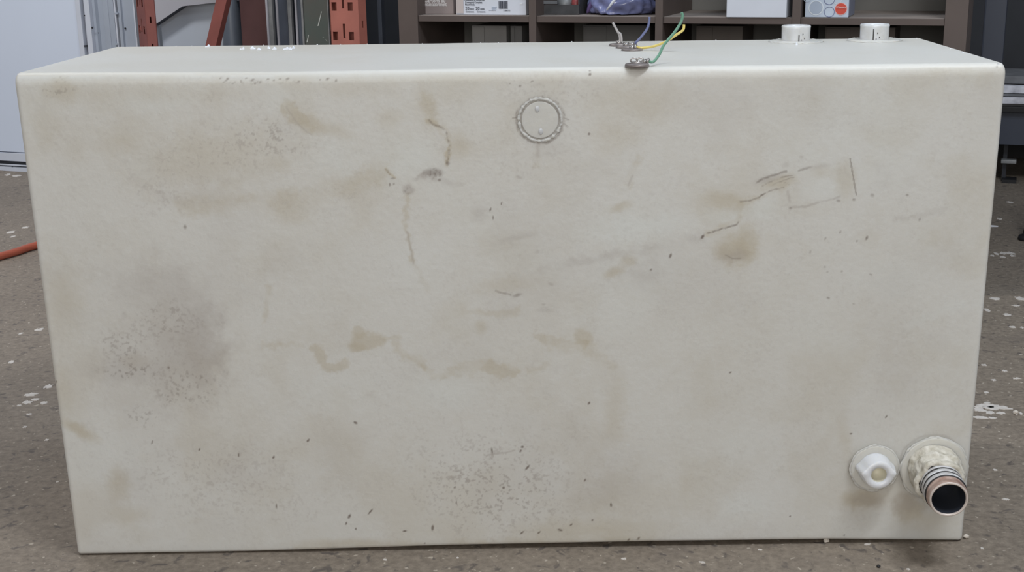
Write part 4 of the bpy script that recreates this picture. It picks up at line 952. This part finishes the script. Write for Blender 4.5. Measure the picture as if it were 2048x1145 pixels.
bm = bmesh.new(); tube(bm, smoothpath([(-0.02, 0, 0.01), (0, 0.01, 0.012), (0.012, 0.02, 0.03), (0.016, 0.022, 0.045)], 5), 0.009, 12)
small(bm, 'pipe_elbow', 'small grey elbow at the back of the dark parts bin', 'elbow', wd*0.42, 0.105, 0.006, M['benchgrey'])
# crumpled blue plastic bag
a, b = at(1164, 20, 0.05)[0], at(1304, 20, 0.05)[0]
bm = bmesh.new(); bmesh.ops.create_icosphere(bm, subdivisions=5, radius=1.0)
hw = (b-a)/2
for v in bm.verts:
    p = v.co.copy(); r = 1.0 + 0.20*mnoise.ridged_multi_fractal(p*1.3, 1.0, 2.0, 4, 1.0, 2.0) - 0.22 + 0.10*mnoise.noise(p*4)
    taper = 1.0-0.55*max(0, p.x)**1.2
    v.co = Vector((p.x*hw*min(r, 1.04), p.y*0.075*r, max(-0.6, p.z)*0.085*r*taper))
for v in bm.verts: v.co.z = max(v.co.z, -0.024+0.004*mnoise.noise(v.co*60))
zmin = min(v.co.z for v in bm.verts)
for v in bm.verts: v.co.z -= zmin
o = obj('plastic_bag', bm, M['bag'], None, True); o.location = W((a+b)/2, 0.115, zS+0.0005); o.rotation_euler = (0, 0, -ROT); tag(o, 'crumpled glossy blue plastic bag on the shelf', 'bag')
bm = bmesh.new(); bmesh.ops.create_icosphere(bm, subdivisions=3, radius=1.0)
for v in bm.verts:
    p = v.co.copy(); v.co = Vector((p.x*0.007, p.y*0.010, p.z*0.022))*(1+0.2*mnoise.noise(p*3))
    v.co = Matrix.Rotation(0.5, 3, 'Y') @ v.co
q = obj('bag_knot', bm, M['bagviolet'], o, True); q.location = (-hw*0.84, -0.035, 0.022)
q['label'] = 'violet folded corner of the bag'
pa, pb = at(1214, 20, 0.03), at(1238, -12, 0.03)
bm = bmesh.new(); base_ = Vector((pa[0]-(a+b)/2, 0.03-0.115, pa[1]-zS)); dirv = Vector((pb[0]-pa[0], 0.0, pb[1]-pa[1]))
tube(bm, [base_-dirv*0.05, base_+dirv*0.4, base_+dirv*1.0, base_+dirv*1.5+Vector((0, 0.03, 0))], [0.0018, 0.0034, 0.0036, 0.003], 10)
q = obj('bag_tie', bm, M['stick'], o, True); q['label'] = 'bright white plastic tie sticking up from the bag'
# plain white carton and tissue box
o, wd = rbox('carton', 'plain white carton without print in the third cubby of the shelf', 'box', 1453, 1573, 0.0, 0.16, 0.14, M['whitebox'])
o, wd = rbox('tissue_box', 'pale blue tissue box with ring pattern and a red round logo', 'box', 1610, 1697, 0.02, 0.115, 0.13, M['tissue'])
k = wd/87
def disc(r, u, z, m, name, r_in=0.0, y=-0.0006, n=36, par=o):
    bm = bmesh.new(); lathe(bm, [(r_in, 0.0), (r, 0.0), (r, 0.0004), (r_in, 0.0004)] if r_in else [(r, 0.0), (r, 0.0004), (0.0, 0.0004)], n, 'Y', closed=True)
    q = obj(name, bm, m, par); q.location = (u, y+0.0004, z); return q
zz0 = 34
disc(12.5*k, (1682-1610)*k, (zz0-17)*k, M['pink_ink'], 'logo_rim'); disc(11.3*k, (1682-1610)*k, (zz0-17)*k, M['red_ink'], 'logo', y=-0.0009)
text('lettering', 'Kleenex', 6.4*k, ((1682-1610)*k, -0.0016, (zz0-16)*k), M['pink_ink'], o, ax='CENTER', sx=0.92, shear=0.25, off=0.00015)
for (u, z, r, ri, m) in ((22, 19, 15, 13.2, 'ring_white'), (22, 19, 12.6, 0, 'ring_ink'), (49, -1+0.5, 11, 10, 'ring_navy'), (48, 36, 11, 10, 'ring_navy'), (4, 38, 8, 7, 'ring_ink'), (64, 34, 8, 7.2, 'ring_white')):
    if m == 'ring_navy' and z < 1: z = 12-11+1; r, ri = 10.5, 9.6; z = 10.8
    disc(r*k, u*k, z*k+ (0 if r*k < z*k else r*k-z*k+0.001), M[m], 'ring_print', ri*k)
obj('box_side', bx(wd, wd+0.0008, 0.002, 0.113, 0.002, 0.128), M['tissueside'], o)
# things in the lower cubbies
lowz = zS-0.50+0.0005
def lowbox(px0, px1, v, dep, h, m, label):
    a, b = at(px0, 70, v)[0], at(px1, 70, v)[0]
    o = empty('storage_carton', W(a, v, lowz), -ROT); tag(o, label, 'box', 'cartons in the lower cubbies')
    obj('carton_body', bx(0, b-a, 0, dep, 0, h, bev=0.002), m, o)
    obj('carton_flap', bx(0.003, (b-a)*0.36, -0.002, 0.0, 0.0, h-0.004), m, o)
HL = 0.47
lowbox(944, 1013, 0.08, 0.18, HL, M['greycarton'], 'tall pale grey carton in the lower left cubby under the barcode box')
lowbox(1021, 1044, 0.08, 0.15, HL, M['lowgrey'], 'slim dark grey carton right of the pale grey one in the lower left cubby')
lowbox(1166, 1300, 0.14, 0.14, HL, M['lowgrey'], 'wide grey carton in the lower cubby under the blue bag')
lowbox(1392, 1485, 0.14, 0.14, HL, M['lowbrown'], 'grey brown carton in the lower cubby under the plain white box')
lowbox(1650, 1790, 0.14, 0.14, HL, M['lowbrown'], 'wide grey brown carton in the lower right cubby between the hose stubs')

# ================================================================== RIGHT SIDE: BENCH AND DARK POST
pb_ = onz(2015, 368)-ORG; VB = pb_@VD; UB = pb_@UD
def bz(py, v=VB): return at(2030, py, v)[1]
bu0 = at(1985, 250, VB)[0]; bu1 = bu0+1.5
bench = rthing('workbench', 'dark workbench with a deep front apron right of the tank', 'workbench', bu0, VB, 0)
RB = (bu0, VB, 0); zt = bz(212)
rpart('bench_top', RB, bx(bu0-0.25, bu1, VB-0.02, VB+0.6, zt-0.02, zt, bev=0.003), M['black'], bench)
rpart('apron', RB, bx(bu0-0.25, bu1, VB, VB+0.02, bz(290), zt-0.02), M['darkblue'], bench)
for u in (bu0-0.22, bu1-0.05): rpart('leg', RB, bx(u, u+0.05, VB+0.03, VB+0.08, 0, zt-0.02), M['black'], bench)
rpart('leg', RB, bx(at(2006, 320, VB+0.05)[0], at(2014, 320, VB+0.05)[0], VB+0.05, VB+0.08, 0.0, zt-0.02), M['dark'], bench)
rpart('back_skirt', RB, bx(bu0-0.25, bu1, VB+0.55, VB+0.6, 0.0, zt-0.02), M['black'], bench)
u_, z_ = at(2020, 323, VB+0.02)
bm = bx(u_-0.02, u_+0.025, VB+0.01, VB+0.07, 0, 0.012); rpart('foot_plate', RB, bm, M['black'], bench)
bm = bmesh.new(); box(bm, u_-0.028, u_+0.02, VB+0.02, VB+0.05, z_-0.008, z_+0.004, bev=0.003); q = rpart('foot_pedal', RB, bm, M['steel'], bench); q['label'] = 'pale grey foot rest'
# layered white sheets on the bench
lay = [(212, 206, -0.03, 'benchgrey'), (206, 192, -0.05, 'benchwhite'), (192, 187, -0.035, 'benchgrey'), (187, 171, -0.02, 'benchwhite')]
labs = ['grey board at the bottom of the pile on the bench right of the tank', 'thick crumpled white sheet low in the pile on the bench', 'thin grey board between two white sheets on the bench', 'upper white sheet of the pile on the bench']
z0 = zt+0.0005
for i, ((pa_, pb2, dv, mk), lb) in enumerate(zip(lay, labs)):
    h = max(0.006, bz(pb2)-bz(pa_)); bm = bmesh.new(); n = 60
    u0_, u1_ = bu0-0.2, bu1-0.1
    rows = []
    for (vv, top) in ((0, 0), (0, 1), (0.4, 1), (0.4, 0)):
        r = []
        for j in range(n+1):
            u = u0_+(u1_-u0_)*j/n
            dzz = h*0.22*mnoise.noise(Vector((u*14, i*7.0, vv)))*top if mk == 'benchwhite' else 0
            r.append(bm.verts.new((u-u0_, vv+dv+0.02+0.012*mnoise.noise(Vector((u*9, i*3.0, 2)))*(vv == 0), top*(h-0.002)-abs(dzz))))
        rows.append(r)
    for a_, b2 in zip(rows, rows[1:]+rows[:1]):
        for j in range(n): bm.faces.new((a_[j], a_[j+1], b2[j+1], b2[j]))
    for j in (0, n): bm.faces.new([r[j] for r in rows])
    o = obj('foam_sheet', bm, M[mk]); o.location = W(u0_, VB, z0); o.rotation_euler = (0, 0, -ROT); tag(o, lb, 'sheet', 'pile of sheets on the bench'); z0 += h
bm = bmesh.new(); u_a = at(2003, 160, VB+0.05)[0]
box(bm, 0, 0.5, 0, 0.25, 0, max(0.02, bz(151, VB+0.05)-z0), bev=0.006)
o = obj('tool_case', bm, M['benchgrey']); o.location = W(u_a, VB+0.03, z0+0.0005); o.rotation_euler = (0, 0, -ROT); tag(o, 'mottled grey flat case on top of the white sheets', 'case')
# dark steel cabinet behind
ca, cb = at(1966, 60, VB+0.35)[0], at(2012, 60, VB+0.35)[0]
cab = rthing('steel_cabinet', 'tall dark blue steel cabinet beside the right end of the shelving', 'cabinet', ca, 0.55, 0)
ca2, cb2 = at(1966, 60, 0.55)[0], at(2010, 60, 0.55)[0]
cab.location = W(ca2, 0.55, 0)
cab_h = 1.9
obj('cabinet_body', bx(0, cb2-ca2, 0, 0.3, 0.16+zt*0, cab_h, bev=0.004), M['darkblue'], cab)
for (u, v) in ((0.005, 0.01), (cb2-ca2-0.025, 0.01), (0.005, 0.27), (cb2-ca2-0.025, 0.27)): obj('leg', bx(u, u+0.02, v, v+0.02, 0, 0.165), M['black'], cab)

# ================================================================== SMALL THINGS ON THE FLOOR
hp = [onz(-160, 560), onz(-60, 537), onz(0, 521), onz(35, 511), onz(68, 500), onz(130, 487), onz(330, 480), onz(600, 500)]
bm = bmesh.new(); tube(bm, smoothpath([(p[0], p[1], 0.0105) for p in hp], 10), 0.0105, 14)
o = obj('air_hose', bm, M['hose'], None, True); tag(o, 'orange rubber air hose running behind the left side of the tank', 'hose')
def pebble(px, py, r, lab, sd, m='pebble', nm='pebble', cat='stone'):
    p = onz(px, py); bm = bmesh.new(); bmesh.ops.create_icosphere(bm, subdivisions=2, radius=1)
    for v in bm.verts: v.co = v.co*(1+0.35*mnoise.noise(v.co*1.4+Vector((sd, 0, 0)))); v.co = Vector((v.co.x*r, v.co.y*r*0.8, v.co.z*r*0.7))
    zm = min(v.co.z for v in bm.verts)
    for v in bm.verts: v.co.z -= zm
    o = obj(nm, bm, M[m]); o.location = (p[0], p[1], 0.0002); tag(o, lab, cat); return o
pebble(1652, 1086, 0.0042, 'pale pebble on the floor before the right half of the tank', 1)
pebble(1932, 1078, 0.0040, 'pale crumb on the floor at the lower right corner of the tank', 4)
pebble(2031, 829, 0.0045, 'pale stone beside the white paint marks at the right', 8)
pebble(1757, 1136, 0.0028, 'small dark grit on the floor under the outlets', 6, 'black', 'grit', 'stone')
p = onz(1984, 455); bm = bmesh.new(); box(bm, -0.05, 0.0, 0, 0.012, 0, 0.008)
bm = bmesh.new(); vs = [bm.verts.new(x) for x in ((-0.06, 0, 0), (0.012, 0.002, 0), (-0.06, 0.014, 0), (-0.06, 0, 0.011), (0.012, 0.002, 0.003), (-0.06, 0.014, 0.011))]
for f in ((0, 1, 4, 3), (1, 2, 5, 4), (2, 0, 3, 5), (3, 4, 5), (2, 1, 0)): bm.faces.new([vs[i] for i in f])
o = obj('plastic_strip', bm, M['stick']); o.location = (p[0]+0.006, p[1], 0.0005); tag(o, 'pointed white plastic strip on the floor behind the tank at the right', 'strip')
p = onz(2046, 484); st = empty('stand_foot', (p[0]+0.02, p[1]+0.02, 0)); tag(st, 'black stand foot with a bright bolt at the right edge of the photo', 'stand')
bm = bmesh.new(); lathe(bm, [(0.024, 0.0), (0.026, 0.004), (0.024, 0.012), (0.014, 0.016), (0.012, 0.03), (0.0, 0.03)], 28, 'Z'); obj('rubber_foot', bm, M['black'], st, True)
bm = bmesh.new(); tube(bm, [(0, 0, 0.02), (0.10, 0.02, 0.4)], 0.014, 16); obj('leg', bm, M['black'], st, True)
bm = bmesh.new(); lathe(bm, [(0.0045, 0.0), (0.0045, 0.004), (0.0, 0.005)], 12, 'Y'); o = obj('bolt', bm, M['screw'], st, True); o.location = (-0.012, -0.012, 0.020)
